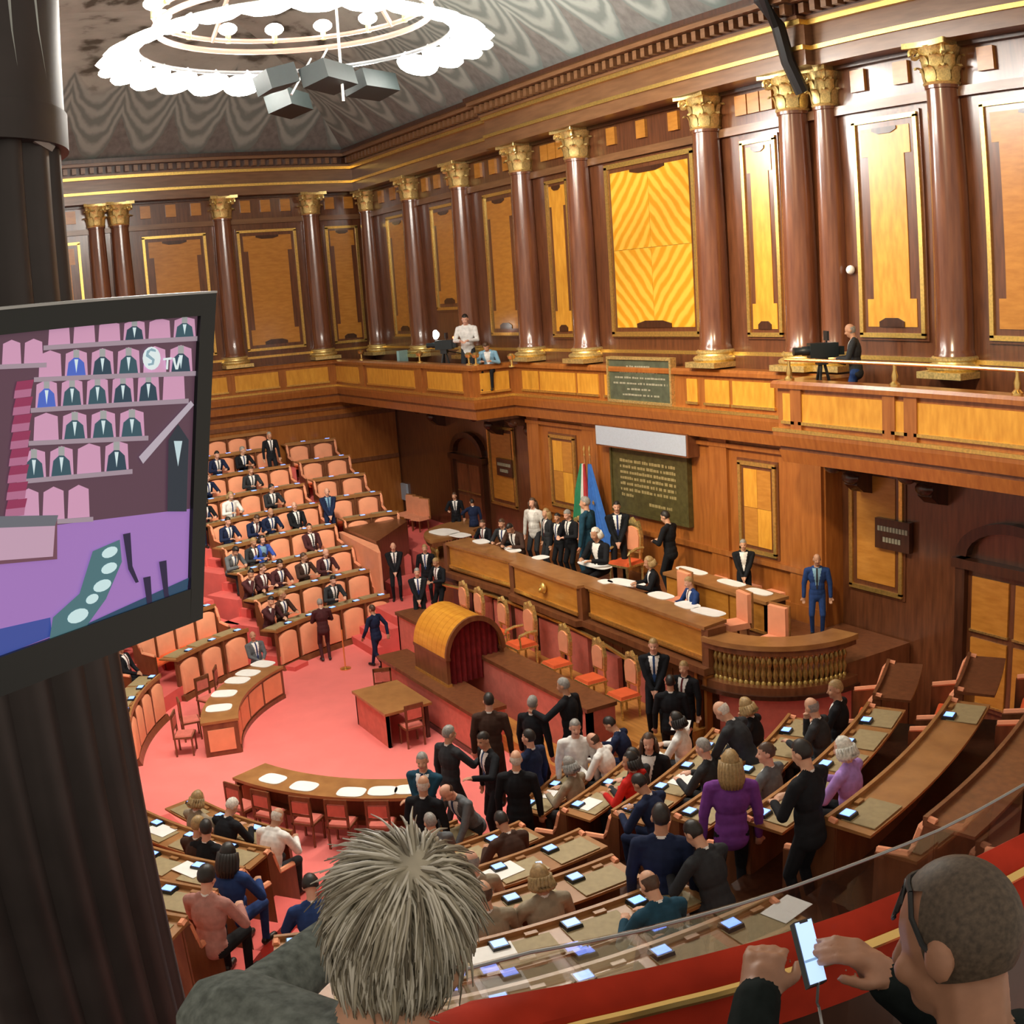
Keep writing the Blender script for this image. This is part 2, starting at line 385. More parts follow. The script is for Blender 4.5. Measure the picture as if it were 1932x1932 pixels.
# ---- columns with gilt Corinthian capitals
def column_meshes():
    s = MB(); prof = [(0.0, 0.22), (0.40, 0.22), (0.375, 0.34)]
    for k in range(9):
        t = k/8; prof.append((0.36-0.055*t**1.8, 0.36+4.66*t))
    prof += [(0.335, 5.03), (0.335, 5.09), (0.0, 5.09)]
    s.lathe(prof, 28)
    b = MB(); b.box(-0.5, 0.5, -0.5, 0.5, -0.14, -0.02)
    b.lathe([(0, -0.02), (0.47, -0.02), (0.52, 0.03), (0.52, 0.07), (0.47, 0.11), (0.42, 0.12), (0.41, 0.16), (0.45, 0.18), (0.45, 0.22), (0.41, 0.25), (0, 0.25)], 28)
    c = MB(); c.lathe([(0.0, 5.09), (0.34, 5.09), (0.36, 5.13), (0.32, 5.16), (0.31, 5.35), (0.33, 5.6), (0.42, 5.80), (0, 5.80)], 24)
    pts = []
    for k in range(4):
        for t in (-0.42, -0.2, 0.0, 0.2, 0.42):
            q = 0.40+0.55*t*t; an = math.pi/2*k
            pts.append((q*math.cos(an)-t*math.sin(an)*1.15, q*math.sin(an)+t*math.cos(an)*1.15))
    c.prism(pts, 5.78, 5.88)
    lf = MB(); prof = [(0.0, 0.0, 0.09), (0.02, 0.10, 0.13), (0.03, 0.2, 0.12), (0.07, 0.28, 0.10), (0.14, 0.31, 0.07), (0.17, 0.27, 0.03)]
    vs = []
    for (o, z, wd) in prof: vs += [(o-0.012, -wd, z), (o+0.02, 0, z+0.01), (o-0.012, wd, z)]
    fs = []
    for j in range(len(prof)-1):
        for i in range(2): fs.append((j*3+i, j*3+i+1, j*3+4+i, j*3+3+i))
    n0 = len(vs); vs += [(x-0.025, y, z) for x, y, z in vs]
    fs += [tuple(n0+i for i in f)[::-1] for f in fs]
    lf.add(vs, fs)
    vo = MB(); path = []
    for k in range(15):
        a = k*0.62; r = 0.115*(1-k/17)
        path.append((0.10+r*math.sin(a)*1.0, 0, r*math.cos(a)))
    vo.tube([(-0.16, 0, -0.24), (-0.06, 0, -0.06)]+path, [0.02, 0.03]+[0.042]*15, 6)
    return s.mesh('shaft', 'column_wood', True), b.mesh('base', 'gilt', True), c.mesh('capital', 'gilt', True), lf.mesh('acanthus_leaf', 'gilt', True), vo.mesh('volute', 'gilt', True)
CM = column_meshes()
def column(x, y, label, group=None, s=1.0, z=7.74):
    t = thing('column', label, 'column', (x, y, z), group)
    B = Matrix.Translation((x, y, z)) @ Matrix.Diagonal((s, s, 1, 1))
    place(CM[0], 'shaft', t, B); place(CM[1], 'base', t, B); cp = place(CM[2], 'capital', t, B)
    for k in range(8):
        a = k*math.pi/4
        place(CM[3], 'acanthus_leaf', cp, B @ Matrix.Rotation(a, 4, 'Z') @ Matrix.Translation((0.32, 0, 5.12)))
        place(CM[3], 'acanthus_leaf', cp, B @ Matrix.Rotation(a+math.pi/8, 4, 'Z') @ Matrix.Translation((0.32, 0, 5.33)))
    for k in range(4):
        place(CM[4], 'volute', cp, B @ Matrix.Rotation(math.pi/4+k*math.pi/2, 4, 'Z') @ Matrix.Translation((0.36, 0, 5.68)))
LBL = 'dark polished wooden column with gilded Corinthian capital '
column(-16.6, 0.0, LBL+'in the corner where the two walls meet', None, 0.9)
for x in (-12.82, -9.2): column(x, -0.02, LBL+'above the projecting balcony with the lit video camera', 'columns of the long wall over the corner balcony')
for x in (-5.42, -2.58): column(x, -0.08, LBL+'beside the big chevron panel, on its corner balcony side', 'column pair beside the chevron panel')
for x in (2.58, 5.33): column(x, -0.08, LBL+'beside the big chevron panel, on its tripod camera side', 'column pair by the tripod camera')
column(6.12, 0.06, 'slim dark wooden column set back behind the one over the tripod camera', None, 0.8)
column(9.15, -0.02, LBL+'beyond the standing cameraman on the balcony')
for y in (-1.98, -5.3, -8.95): column(XE, y, LBL+'on the end wall above the bench tiers', 'columns of the end wall')
column(XE, -9.75, 'dark wooden column doubled close beside another one on the end wall', None, 0.9)

# ---- framed veneer panels between the columns
def wall_panel(par, M, u0, u1, z0, z1, mat='amber_veneer', v=-0.12, fr=0.09, quarters=None, notch=True, steps=True):
    # par > wall_panel (wood moulding) > gilt_frame, veneer ...
    mb = MB(); mb.box(u0-0.10, u1+0.10, v-0.02, v+0.03, z0-0.10, z1+0.10, 0, M); p = mb.build('wall_panel', 'mahogany', par)
    mb = MB()
    for (a, bb, c, d) in ((u0-fr/2, u0+fr/2, z0, z1), (u1-fr/2, u1+fr/2, z0, z1), (u0-fr/2, u1+fr/2, z0-fr/2, z0+fr/2), (u0-fr/2, u1+fr/2, z1-fr/2, z1+fr/2)):
        mb.box(a, bb, v, v+0.075, c, d, 0, M)
    mb.build('gilt_frame', 'gold', p)
    g = 0.16 if (u1-u0) > 1.3 else 0.12
    a0, a1, b0, b1 = u0+g, u1-g, z0+g, z1-g
    if quarters:
        um, zm = (a0+a1)/2, (b0+b1)/2
        for (x0, x1, sx) in ((a0, um, -1), (um, a1, 1)):
            for (y0, y1, sz) in ((b0, zm, -1), (zm, b1, 1)):
                mb = MB(); mb.box(x0+0.004, x1-0.004, v, v+0.045, y0+0.004, y1-0.004, 0, M)
                mb.build('veneer_leaf', quarters % (sx, sz) if '%' in quarters else ['yellow_veneer', 'amber_veneer'][(sx*sz+1)//2], p)
    else:
        st = min(0.16, (a1-a0)*0.14) if steps else 0
        h = (b1-b0)
        poly = [(a0, b0), (a1, b0), (a1, b0+h*0.14), (a1-st, b0+h*0.14), (a1-st, b1-h*0.14), (a1, b1-h*0.14), (a1, b1), (a0, b1), (a0, b1-h*0.14), (a0+st, b1-h*0.14), (a0+st, b0+h*0.14), (a0, b0+h*0.14)]
        mb = MB(); mb.prism(poly, v, v+0.045, 'y', 0, M); mb.build('veneer', mat, p)
    if notch:
        mb = MB(); um = (u0+u1)/2; k = (u1-u0)*0.2
        mb.prism([(um-k, b0), (um+k, b0), (um+k, b0+0.10), (um+k*0.5, b0+0.17), (um-k*0.5, b0+0.17), (um-k, b0+0.10)], v+0.045, v+0.07, 'y', 0, M)
        mb.prism([(um-k, b1), (um+k, b1), (um+k, b1-0.06), (um+k*0.5, b1-0.12), (um-k*0.5, b1-0.12), (um-k, b1-0.06)], v+0.045, v+0.07, 'y', 0, M)
        mb.build('inlay', 'dark_wood', p)
    return p
wall_panel(wall_main, M1, -1.55, 1.85, 8.31, 12.48, quarters='chevron_%d_%d', fr=0.12)
for (a, bb, z0, mt) in ((-4.42, -3.40, 8.28, 'yellow_veneer'), (3.55, 4.55, 8.30, 'yellow_veneer'), (-7.95, -6.2, 8.33, 'amber_veneer'), (-11.55, -9.75, 9.16, 'amber_veneer'),
                 (-15.1, -13.4, 8.3, 'amber_veneer'), (6.82, 8.36, 8.32, 'yellow_veneer'), (9.92, 12.6, 8.32, 'amber_veneer')):
    wall_panel(wall_main, M1, a, bb, z0, 12.42, mt)
for (a, bb) in ((-8.15, -5.98), (-4.75, -2.63), (-1.40, -0.22), (-11.9, -10.4), (-15.5, -12.6)):
    wall_panel(wall_end, ME, a, bb, 8.15, 12.35)
# small square panels of the upper frieze and the string course under it
def squares(par, M, cs, wd=0.36):
    for c in cs:
        mb = MB(); mb.box(c-wd/2, c+wd/2, -0.14, -0.06, 13.02, 13.45, 0, M); mb.build('frieze_panel', 'amber_veneer', par)
squares(wall_main, M1, (-15.5, -14.5, -13.6, -11.9, -11.0, -10.1, -8.2, -7.3, -6.5, -4.4, -4.0, -3.6, -1.25, 0.0, 1.25, 3.6, 4.0, 4.4, 7.0, 8.1, 10.1, 11.2, 12.2))
squares(wall_end, ME, (-0.45, -1.2, -2.9, -3.65, -4.4, -6.2, -7.1, -8.0, -10.6, -11.4))
for (M, par, a, bb) in ((M1, wall_main, -17, 18.4), (ME, wall_end, -21, 0)):
    for (z0, z1, mt, v1) in ((12.62, 12.80, 'entab_wood', 0.02), (13.52, 13.6, 'dark_wood', 0.05), (7.84, 7.92, 'gold', 0.0), (7.0, 7.84, 'mahogany', 0.0)):
        mb = MB(); mb.box(a, bb, -0.14, v1-0.05, z0, z1, 0, M); mb.build('string_course', mt, par)

# ---- gallery parapet: balcony, central bay, corner balcony, end wall
PATH = [(18.3, -1.65), (6.2, -1.65), (6.2, -0.32), (-6.2, -0.32), (-6.2, -1.65), (-16.85, -1.65), (-16.85, -21)]
par = struct(thing('trim_3', 'x', 'x', (0, -1, 6.6))); del par['label']; del par['category']
def rect(o0, o1, z0, z1): return [(o0, z0), (o1, z0), (o1, z1), (o0, z1)]
for nm, mt, pr in (('parapet_body', 'warm_wood', rect(0, 0.3, 6.60, 7.42)), ('parapet_cap', 'warm_wood', [(-0.10, 7.42), (0.38, 7.42), (0.38, 7.5), (0.34, 7.56), (-0.06, 7.56), (-0.10, 7.5)]),
                   ('gilt_moulding', 'gold', rect(-0.09, 0.3, 6.58, 6.65)), ('under_moulding', 'warm_wood', [(-0.04, 6.3), (0.4, 6.3), (0.4, 6.58), (-0.08, 6.58), (-0.08, 6.5)]),
                   ('lower_moulding', 'bench_wood', rect(0.02, 0.5, 6.22, 6.30)), ('soffit_band', 'warm_wood', [(0.05, 5.98), (0.6, 5.98), (0.6, 6.22), (0.0, 6.22)])):
    mb = MB(); mb.sweep(pr, PATH); mb.build(nm, mt, par)
def ppanel(axis, plane, a, bb):
    # a veneer board with a thin gilt lower edge, set on the parapet face
    lo, hi = min(a, bb), max(a, bb)
    mb = MB()
    if axis == 'x': mb.box(lo, hi, plane-0.03, plane+0.02, 6.80, 7.32)
    else: mb.box(plane-0.02, plane+0.03, lo, hi, 6.80, 7.32)
    p = mb.build('parapet_panel', 'yellow_veneer', par)
    mb = MB()
    if axis == 'x': mb.box(lo-0.03, hi+0.03, plane-0.06, plane, 6.74, 6.80)
    else: mb.box(plane, plane+0.06, lo-0.03, hi+0.03, 6.74, 6.80)
    mb.build('gilt_edge', 'gold', p)
for a, bb in ((987, 1017), (1020, 1087), (1091, 1130), (1142, 1159), (1297, 1317), (1331, 1377), (1383, 1462)):
    ppanel('x', -0.32, U(a, 715, y=-0.32).x, U(bb, 725, y=-0.32).x)
for a, bb in ((630, 679), (695, 783), (808, 873)): ppanel('x', -1.65, U(a, 715, y=-1.65).x, U(bb, 725, y=-1.65).x)
for a, bb in ((1479, 1500), (1511, 1670), (1687, 1713), (1730, 1990)): ppanel('x', -1.65, U(a, 770, y=-1.65).x, U(min(bb, 1932), 790, y=-1.65).x+(3 if bb > 1932 else 0))
ppanel('y', -6.17, -1.45, -0.5)
for y0 in (-3.6, -5.5, -7.4, -9.3, -11.2, -13.1): ppanel('y', -16.88+0.03, y0, y0+1.6)
for x in (U(884, 720, y=-1.65).x, U(795, 720, y=-1.65).x, U(687, 720, y=-1.65).x, U(1505, 770, y=-1.65).x, U(1680, 770, y=-1.65).x, U(1721, 770, y=-1.65).x):
    mb = MB(); mb.box(x-0.14, x+0.14, -1.71, -1.6, 6.62, 7.45); mb.build('parapet_post', 'warm_wood', par)
mb = MB(); mb.box(-17.2, -6.3, -1.6, 0.3, 6.62, 6.80); mb.box(6.3, 18.4, -1.6, 0.3, 6.62, 6.80); mb.box(-6.3, 6.3, -0.3, 0.3, 6.62, 6.80)
mb.build('balcony_floor', 'bench_wood', par)
mb = MB(); mb.box(-17.2, -6.25, -1.2, 0.75, 5.90, 6.2); mb.box(6.25, 18.4, -1.2, 0.6, 5.90, 6.2); mb.build('balcony_soffit', 'dark_wood', par)
# carved consoles under the balconies
def console(x, y):
    mb = MB(); prof = [(0, 0), (-1.15, 0), (-1.2, -0.12), (-1.0, -0.26), (-0.62, -0.30), (-0.45, -0.48), (-0.5, -0.62), (-0.3, -0.78), (0, -0.85)]
    mb.prism(prof, -0.17, 0.17, 'x', 0, Matrix.Translation((x, y, 5.92)))
    mb.ball((x, y-1.0, 5.74), (0.2, 0.16, 0.14)); mb.ball((x, y-0.5, 5.45), (0.21, 0.14, 0.14))
    mb.build('console', 'dark_wood', par, True)
for x in (6.45, 8.35, 11.3): console(x, 0.55)
for x in (-6.5, -9.0, -13.2): console(x, 0.75)
# brass handrails standing on the parapet
rail = thing('handrail', 'thin brass handrail on short posts along the balcony with the tripod camera', 'handrail', (9, -1.6, 7.56))
mb = MB(); mb.tube([(6.35, -1.58, 7.95), (16, -1.58, 7.95)], 0.035, 8); mb.build('rail', 'brass', rail, True)
for x in (6.45, 9.05, 11.6):
    mb = MB(); mb.lathe([(0.0, 0), (0.10, 0), (0.10, 0.05), (0.05, 0.1), (0.06, 0.2), (0.03, 0.3), (0.035, 0.4), (0, 0.4)], 10, 0, Matrix.Translation((x, -1.58, 7.55))); mb.build('post', 'brass', rail, True)

# ---- plaques, display and panels of the central bay
def plaque(name, label, x0, x1, z0, z1, y, mat, fm, lines, lm):
    t = thing(name, label, 'plaque', ((x0+x1)/2, y, z0))
    mb = MB(); mb.box(x0, x1, y-0.03, y+0.1, z0, z1); mb.build('slab', mat, t)
    mb = MB()
    for (a, bb, c, d) in ((x0-0.07, x0, z0-0.07, z1+0.07), (x1, x1+0.07, z0-0.07, z1+0.07), (x0, x1, z0-0.07, z0), (x0, x1, z1, z1+0.07)): mb.box(a, bb, y-0.07, y+0.1, c, d)
    mb.build('frame', fm, t)
    for (zf, a, bb) in lines:
        z = z0+(z1-z0)*zf; mb = MB(); x = x0+(x1-x0)*a; xe = x0+(x1-x0)*bb; h = (z1-z0)*0.024
        while x < xe:                       # cut letters, too blurred to read in the photograph
            wd = rnd.uniform(0.05, 0.13); mb.box(x, min(x+wd, xe), y-0.036, y-0.02, z-h, z+h*rnd.uniform(0.5, 1)); x += wd+rnd.choice((0.02, 0.02, 0.06))
        mb.build('lettering', lm, t)['kind'] = 'stuff'
    return t
plaque('inscription_plaque', 'grey green marble inscription plaque in a pale frame under the chevron panel', -1.2, 1.28, 6.72, 7.72, -0.36, 'marble_green', 'gilt',
       ((0.84, 0.3, 0.68), (0.70, 0.18, 0.8), (0.56, 0.1, 0.92), (0.42, 0.07, 0.95), (0.28, 0.3, 0.68), (0.14, 0.22, 0.82)), 'carved_letters')
plaque('inscription_plaque', 'large dark bronze inscription plaque with lines of lettering behind the president', -1.72, 1.34, 3.75, 5.42, -0.03, 'bronze_plaque', 'bronze_plaque',
       tuple((0.80-0.09*k, 0.11, 0.86) for k in range(6))+((0.26, 0.12, 0.3), (0.17, 0.5, 0.8)), 'bronze_letters')
t = thing('display_board', 'long pale grey blue display board above the bronze plaque', 'display', (0, -0.2, 5.45))
mb = MB(); mb.box(-2.1, 1.72, -0.3, 0.05, 5.44, 6.0); mb.build('housing', 'bench_wood', t)
mb = MB(); mb.box(-2.06, 1.66, -0.315, -0.29, 5.48, 5.97); mb.build('screen', 'display', t)
for (a, bb) in ((-4.9, -3.66), (3.15, 4.27)):
    wall_panel(wl, M1, a, bb, 3.45, 5.45, v=-0.05, quarters='plain', notch=False)
for (a, bb) in ((-6.1, -5.45), (-3.15, -2.45), (2.15, 2.75), (4.75, 5.70)):
    mb = MB(); mb.box(a, bb, -0.03, 0.1, 2.1, 5.98); mb.build('pilaster', 'warm_wood', wl)
for (z0, z1, yy) in ((3.2, 3.32, -0.06), (5.75, 5.85, -0.05), (2.14, 2.5, -0.05)):
    mb = MB(); mb.box(-6.15, 5.74, yy, 0.1, z0, z1); mb.build('moulding', 'warm_wood', wl)
# right recess: veneer panel with a name board, arched doorway
p = wall_panel(wrr, M1, U(1605, 905, y=0.5).x, U(1700, 935, y=0.5).x, 3.05, 5.6, 'amber_veneer', v=-0.55, notch=False, steps=False)
t = thing('name_board', 'dark wall board with two short pale words beside the doorway', 'sign', (7.25, 0.4, 4.2))
mb = MB(); mb.box(6.78, 7.68, 0.40, 0.52, 4.0, 4.62); mb.build('board', 'dark_wood', t)
for (z, a, bb) in ((4.42, 6.86, 7.6), (4.2, 7.0, 7.46)):
    mb = MB(); x = a
    while x < bb:
        mb.box(x, x+0.06, 0.385, 0.41, z-0.05, z+0.05); x += 0.08
    mb.build('lettering', 'carved_letters', t)['kind'] = 'stuff'
def doorway(name, x0, x1, z0, z1, y, lab, mat):
    mb = MB(); mb.box(x0, x1, y-0.05, y+0.06, z0, z1); d = struct(mb.build(name, 'mahogany', None))
    xm = (x0+x1)/2
    mb = MB()
    for (a, bb) in ((x0-0.22, x0), (x1, x1+0.22)): mb.box(a, bb, y-0.18, y+0.06, z0, z1+0.2)
    mb.box(x0-0.3, x1+0.3, y-0.22, y+0.06, z1+0.02, z1+0.2)
    mb.build('door_frame', 'dark_wood', d)
    for (a, bb) in ((x0+0.12, xm-0.08), (xm+0.08, x1-0.12)):
        for (c, e) in ((z0+0.15, z0+(z1-z0)*0.52), (z0+(z1-z0)*0.58, z1-0.12)):
            mb = MB(); mb.box(a, bb, y-0.09, y-0.04, c, e); q = mb.build('door_panel', mat, d)
            mb = MB(); mb.box(a-0.03, bb+0.03, y-0.11, y-0.04, c-0.04, c); mb.build('gilt_edge', 'bronze_gold', q)
    pts = []
    for k in range(13):
        a = math.pi*k/12; pts.append((xm+(x1-x0)*0.62*math.cos(a), z1+0.25+0.75*math.sin(a)))
    inner = [(xm+(px-xm)*0.8, z1+0.25+(pz-z1-0.25)*0.75) for px, pz in pts]
    mb = MB(); mb.prism(pts+inner[::-1], y-0.16, y+0.06, 'y'); mb.build('arch_moulding', 'dark_wood', d)
    return d
doorway('door_1', 9.1, 11.2, 1.2, 3.95, 0.52, '', 'amber_veneer')
doorway('door_2', -12.3, -10.4, 1.45, 4.0, 0.72, '', 'bench_wood')
wall_panel(wrl, M1, U(925, 890, y=0.7).x, U(975, 950, y=0.7).x, 2.75, 5.3, 'amber_veneer', v=-0.75, notch=False, steps=False)
p_ = U(760, 927, y=0.70)
mb = MB(); mb.box(p_.x-0.42, p_.x+0.42, 0.66, 0.76, p_.z-0.32, p_.z+0.32)
tag(mb.build('wall_notice', 'display'), 'pale square notice on the dark wall under the corner balcony', 'notice')
p_ = U(955, 882, y=0.70)
t = thing('name_board', 'small dark board with two pale words under the corner balcony', 'sign', (p_.x, 0.65, p_.z-0.3))
mb = MB(); mb.box(p_.x-0.5, p_.x+0.5, 0.62, 0.74, p_.z-0.28, p_.z+0.28); mb.build('board', 'dark_wood', t)
for dz, hw in ((0.1, 0.4), (-0.1, 0.25)):
    mb = MB(); x = p_.x-hw
    while x < p_.x+hw: mb.box(x, x+0.06, 0.60, 0.63, p_.z+dz-0.05, p_.z+dz+0.05); x += 0.085
    mb.build('lettering', 'carved_letters', t)['kind'] = 'stuff'
mb = MB(); mb.ball((0, 0, 0), 0.09); s_ = U(1604, 509, y=0.05)
o = place(mb.mesh('wall_sensor', 'paper', True), 'wall_sensor', None, Matrix.Translation((s_.x, 0.06, s_.z))); tag(o, 'small round white sensor on the wall beside the set back column', 'sensor')
# black tube hanging down over the cornice
mb = MB(); mb.tube([(5.9, -1.3, 15.1), (5.95, -1.35, 14.9), (5.98, -0.95, 14.4), (6.0, -0.78, 13.7), (6.05, -0.5, 13.1)], 0.14, 8)
tag(mb.build('black_tube', 'black', None, True), 'thick black tube hanging down over the cornice', 'cable')

# ================================================================ CHANDELIER
def chandelier():
    t = thing('chandelier', 'huge ring chandelier of glowing white lamps hanging under the painted ceiling', 'chandelier', CH)
    def circ(R, z, n=48): return [(CH.x+R*math.cos(2*math.pi*k/n), CH.y+R*math.sin(2*math.pi*k/n), CH.z+z) for k in range(n+1)]
    mb = MB(); mb.tube(circ(2.6, 0.25), 0.05, 6, cap=False); mb.tube(circ(2.6, 0.02), 0.06, 6, cap=False); mb.build('ring', 'pole_pink', t, True)
    mb = MB(); mb.tube(circ(2.95, -0.35), 0.045, 6, cap=False); mb.build('lower_ring', 'grey_metal', t, True)
    for k in range(4):
        a = math.radians(20+90*k)
        mb = MB(); mb.tube([(CH.x+2.6*math.cos(a), CH.y+2.6*math.sin(a), CH.z+0.2), (CH.x+0.25*math.cos(a), CH.y+0.25*math.sin(a), 18.2)], 0.05, 6); mb.build('hanger', 'pole_pink', t)
    mb = MB(); mb.tube([(CH.x-1.2, CH.y+1.4, 13.6), (CH.x-1.1, CH.y+1.3, 18.3)], 0.03, 6); mb.build('cable', 'flag_white', t)
    lm = MB(); lm.lathe([(0, -0.12), (0.22, -0.10), (0.40, -0.03), (0.44, 0.04), (0.3, 0.10), (0, 0.12)], 14); lamp_me = lm.mesh('lamp', 'lamp_glass', True)
    ar = MB(); ar.tube([(-0.35, 0, 0.25), (0, 0, 0.05)], 0.03, 5); arm_me = ar.mesh('arm', 'grey_metal')
    n = 26
    for k in range(n):
        a = 2*math.pi*k/n; ad = math.degrees(a)
        if 118 < ad < 172: continue
        M = Matrix.Translation((CH.x+3.3*math.cos(a), CH.y+3.3*math.sin(a), CH.z-0.55)) @ Matrix.Rotation(a, 4, 'Z')
        q = place(lamp_me, 'lamp', t, M @ Matrix.Rotation(0.35, 4, 'Y')); place(arm_me, 'lamp_arm', q, M)
    for k in range(16):
        a = 2*math.pi*(k+0.5)/16
        mb = MB(); c = (CH.x+2.6*math.cos(a), CH.y+2.6*math.sin(a), CH.z+0.5); mb.ball(c, (0.20, 0.20, 0.13)); mb.build('bulb', 'lamp_glass', t, True)
        mb = MB(); mb.tube([(c[0], c[1], CH.z+0.2), (c[0], c[1], CH.z+0.45)], 0.06, 6); mb.build('holder', 'gilt', t)
chandelier()
t = thing('speaker_cluster', 'dark loudspeaker cluster hung below the ring chandelier', 'loudspeakers', U(565, 170, z=14.2))
c0 = U(565, 170, z=14.0)
for (px, py, sx, rz) in ((520, 150, 0.9, 0.9), (620, 145, 1.2, 0.0), (545, 195, 1.1, 0.1), (700, 160, 1.1, -0.2)):
    q = U(px, py, z=14.1); mb = MB(); mb.box(-sx/2, sx/2, -0.3, 0.3, -0.2, 0.2, 0, Matrix.Translation(q) @ Matrix.Rotation(rz-0.9, 4, 'Z') @ Matrix.Rotation(0.25, 4, 'X')); mb.build('speaker_box', 'speaker_grey', t)
for dx in (-0.5, 0.5):
    mb = MB(); mb.tube([c0+Vector((dx, 0, 0)), (CH.x-2.6+dx, CH.y+1.5, CH.z)], 0.025, 5); mb.build('cable', 'steel', t)

# ================================================================ ROSTRUM
mb = MB(); mb.box(-2.3, 6.4, -6.2, -4.8, 0, 0.35); mb.box(5.7, 6.9, -4.9, -3.3, 0, 0.35); struct(mb.build('floor_rostrum', 'floor_wood'))
mb = MB(); mb.box(-4.7, 5.9, -4.95, -3.3, 0, 0.85); struct(mb.build('floor_chairs', 'floor_wood'))
arcpts = [(6.0, -3.35)]+[(5.9+1.75*math.sin(math.radians(a)), -1.6-1.75*math.cos(math.radians(a))) for a in range(10, 91, 10)]+[(7.65, 0.5)]
pl = [(-p[0], p[1]) for p in arcpts[::-1]]+[(-6.0, -3.35)]+arcpts
mb = MB(); mb.prism(pl, 0, 2.14); struct(mb.build('floor_dais', 'bench_wood'))
mb = MB(); mb.box(-7.4, -4.7, -5.0, -3.3, 0, 0.9); mb.box(-7.4, -6.0, -3.3, -1.6, 0, 0.9); mb.box(-15.5, -7.4, -2.0, 0.75, 0, 1.42); mb.box(-9, -7.4, -3.9, -2.0, 0, 1.1)
for k in range(3): mb.box(-7.2, -5.3, -5.0-0.28*(3-k), -5.0-0.28*(2-k)+0.0, 0, 0.22*(k+1))
struct(mb.build('floor_side_platform', 'stair_carpet'))

# clerks' desk (lower tier)
t = thing('clerks_desk', 'long dark wooden desk with pink cloth front under the barrel hood', 'desk', (0, -6.5, 0))
mb = MB(); mb.box(-2.45, 2.55, -6.9, -6.08, 0.92, 1.0); mb.build('desktop', 'bench_wood', t)
mb = MB(); mb.box(-2.4, 2.5, -6.84, -6.7, 0.12, 0.92); mb.build('front_panel', 'pink_cloth', t)
mb = MB(); mb.box(-2.42, 2.52, -6.88, -6.6, 0, 0.12); mb.build('plinth', 'dark_wood', t)
for x in (-2.4, 2.42):
    mb = MB(); mb.box(x, x+0.08, -6.84, -6.1, 0.0, 0.92); mb.build('side_panel', 'pink_cloth', t)
# government desk (upper tier)
t = thing('government_desk', 'long dark wooden desk with pink cloth front before the gilt red chairs', 'desk', (0.4, -5.2, 0.35))
mb = MB(); mb.box(-4.1, 4.95, -5.62, -4.9, 1.42, 1.5); mb.build('desktop', 'bench_wood', t)
mb = MB(); mb.box(-4.05, 4.9, -5.58, -5.44, 0.35, 1.42); mb.build('front_panel', 'pink_cloth', t)
for x in (-4.05, 4.82):
    mb = MB(); mb.box(x, x+0.08, -5.58, -4.92, 0.0, 1.42); mb.build('side_panel', 'pink_cloth', t)
# barrel hood
def hood():
    t = thing('barrel_hood', 'wooden barrel vaulted hood with red curtained opening on the clerks desk', 'hood', (-0.08, -5.8, 1.0))
    x0, x1, yc, hw, zs = -0.92, 0.76, -5.81, 0.70, 1.62
    for s in (-1, 1):
        mb = MB(); mb.box(x0, x1, yc+s*hw-0.04, yc+s*hw+0.04, 1.0, zs); mb.build('side_panel', 'bench_wood', t)
        mb = MB(); mb.box(x0-0.01, x1+0.02, yc+s*hw-0.06, yc+s*hw+0.06, 1.0, 1.06); mb.build('gilt_base', 'gold', t)
        mb = MB(); mb.box(x0-0.01, x1+0.02, yc+s*hw-0.06, yc+s*hw+0.06, zs-0.03, zs+0.04); mb.build('moulding', 'bench_wood', t)
    n = 7                                     # curved planks of the vault, side by side along the barrel
    for k in range(n):
        a, bb = x0+(x1-x0)*k/n, x0+(x1-x0)*(k+1)/n
        mb = MB(); vs = []; N = 18
        for i in range(N+1):
            an = math.pi*i/N
            for (xx, rr) in ((a+0.004, hw+0.05), (bb-0.004, hw+0.05), (bb-0.004, hw), (a+0.004, hw)): vs.append((xx, yc+rr*math.cos(an), zs+rr*1.15*math.sin(an)))
        fs = [(i*4+j, i*4+(j+1) % 4, i*4+4+(j+1) % 4, i*4+4+j) for i in range(N) for j in range(4)]+[(0, 1, 2, 3), (N*4, N*4+1, N*4+2, N*4+3)]
        mb.add(vs, fs); mb.build('vault_plank', 'hood_wood', t, True)
    mb = MB(); N = 18; vs = []
    for i in range(N+1):
        an = math.pi*i/N
        for (xx, rr) in ((x1-0.02, hw+0.07), (x1+0.05, hw+0.07), (x1+0.05, hw-0.03), (x1-0.02, hw-0.03)): vs.append((xx, yc+rr*math.cos(an), zs+rr*1.15*math.sin(an)))
    mb.add(vs, [(i*4+j, i*4+(j+1) % 4, i*4+4+(j+1) % 4, i*4+4+j) for i in range(N) for j in range(4)]+[(0, 1, 2, 3), (N*4, N*4+1, N*4+2, N*4+3)])
    mb.build('arch_trim', 'bench_wood', t, True)
    mb = MB(); n = 40                          # pleated curtain in the opening
    vs = []
    for i in range(n+1):
        y = yc-hw+0.03+(2*hw-0.06)*i/n; xx = x1-0.10+0.045*math.sin(i*1.55); top = zs+1.15*math.sqrt(max(0, hw*hw-(y-yc)**2))-0.02
        vs += [(xx, y, 1.0), (xx, y, max(1.05, top))]
    mb.add(vs, [(2*i, 2*i+2, 2*i+3, 2*i+1) for i in range(n)]); mb.build('curtain', 'red_curtain', t, True)
hood()
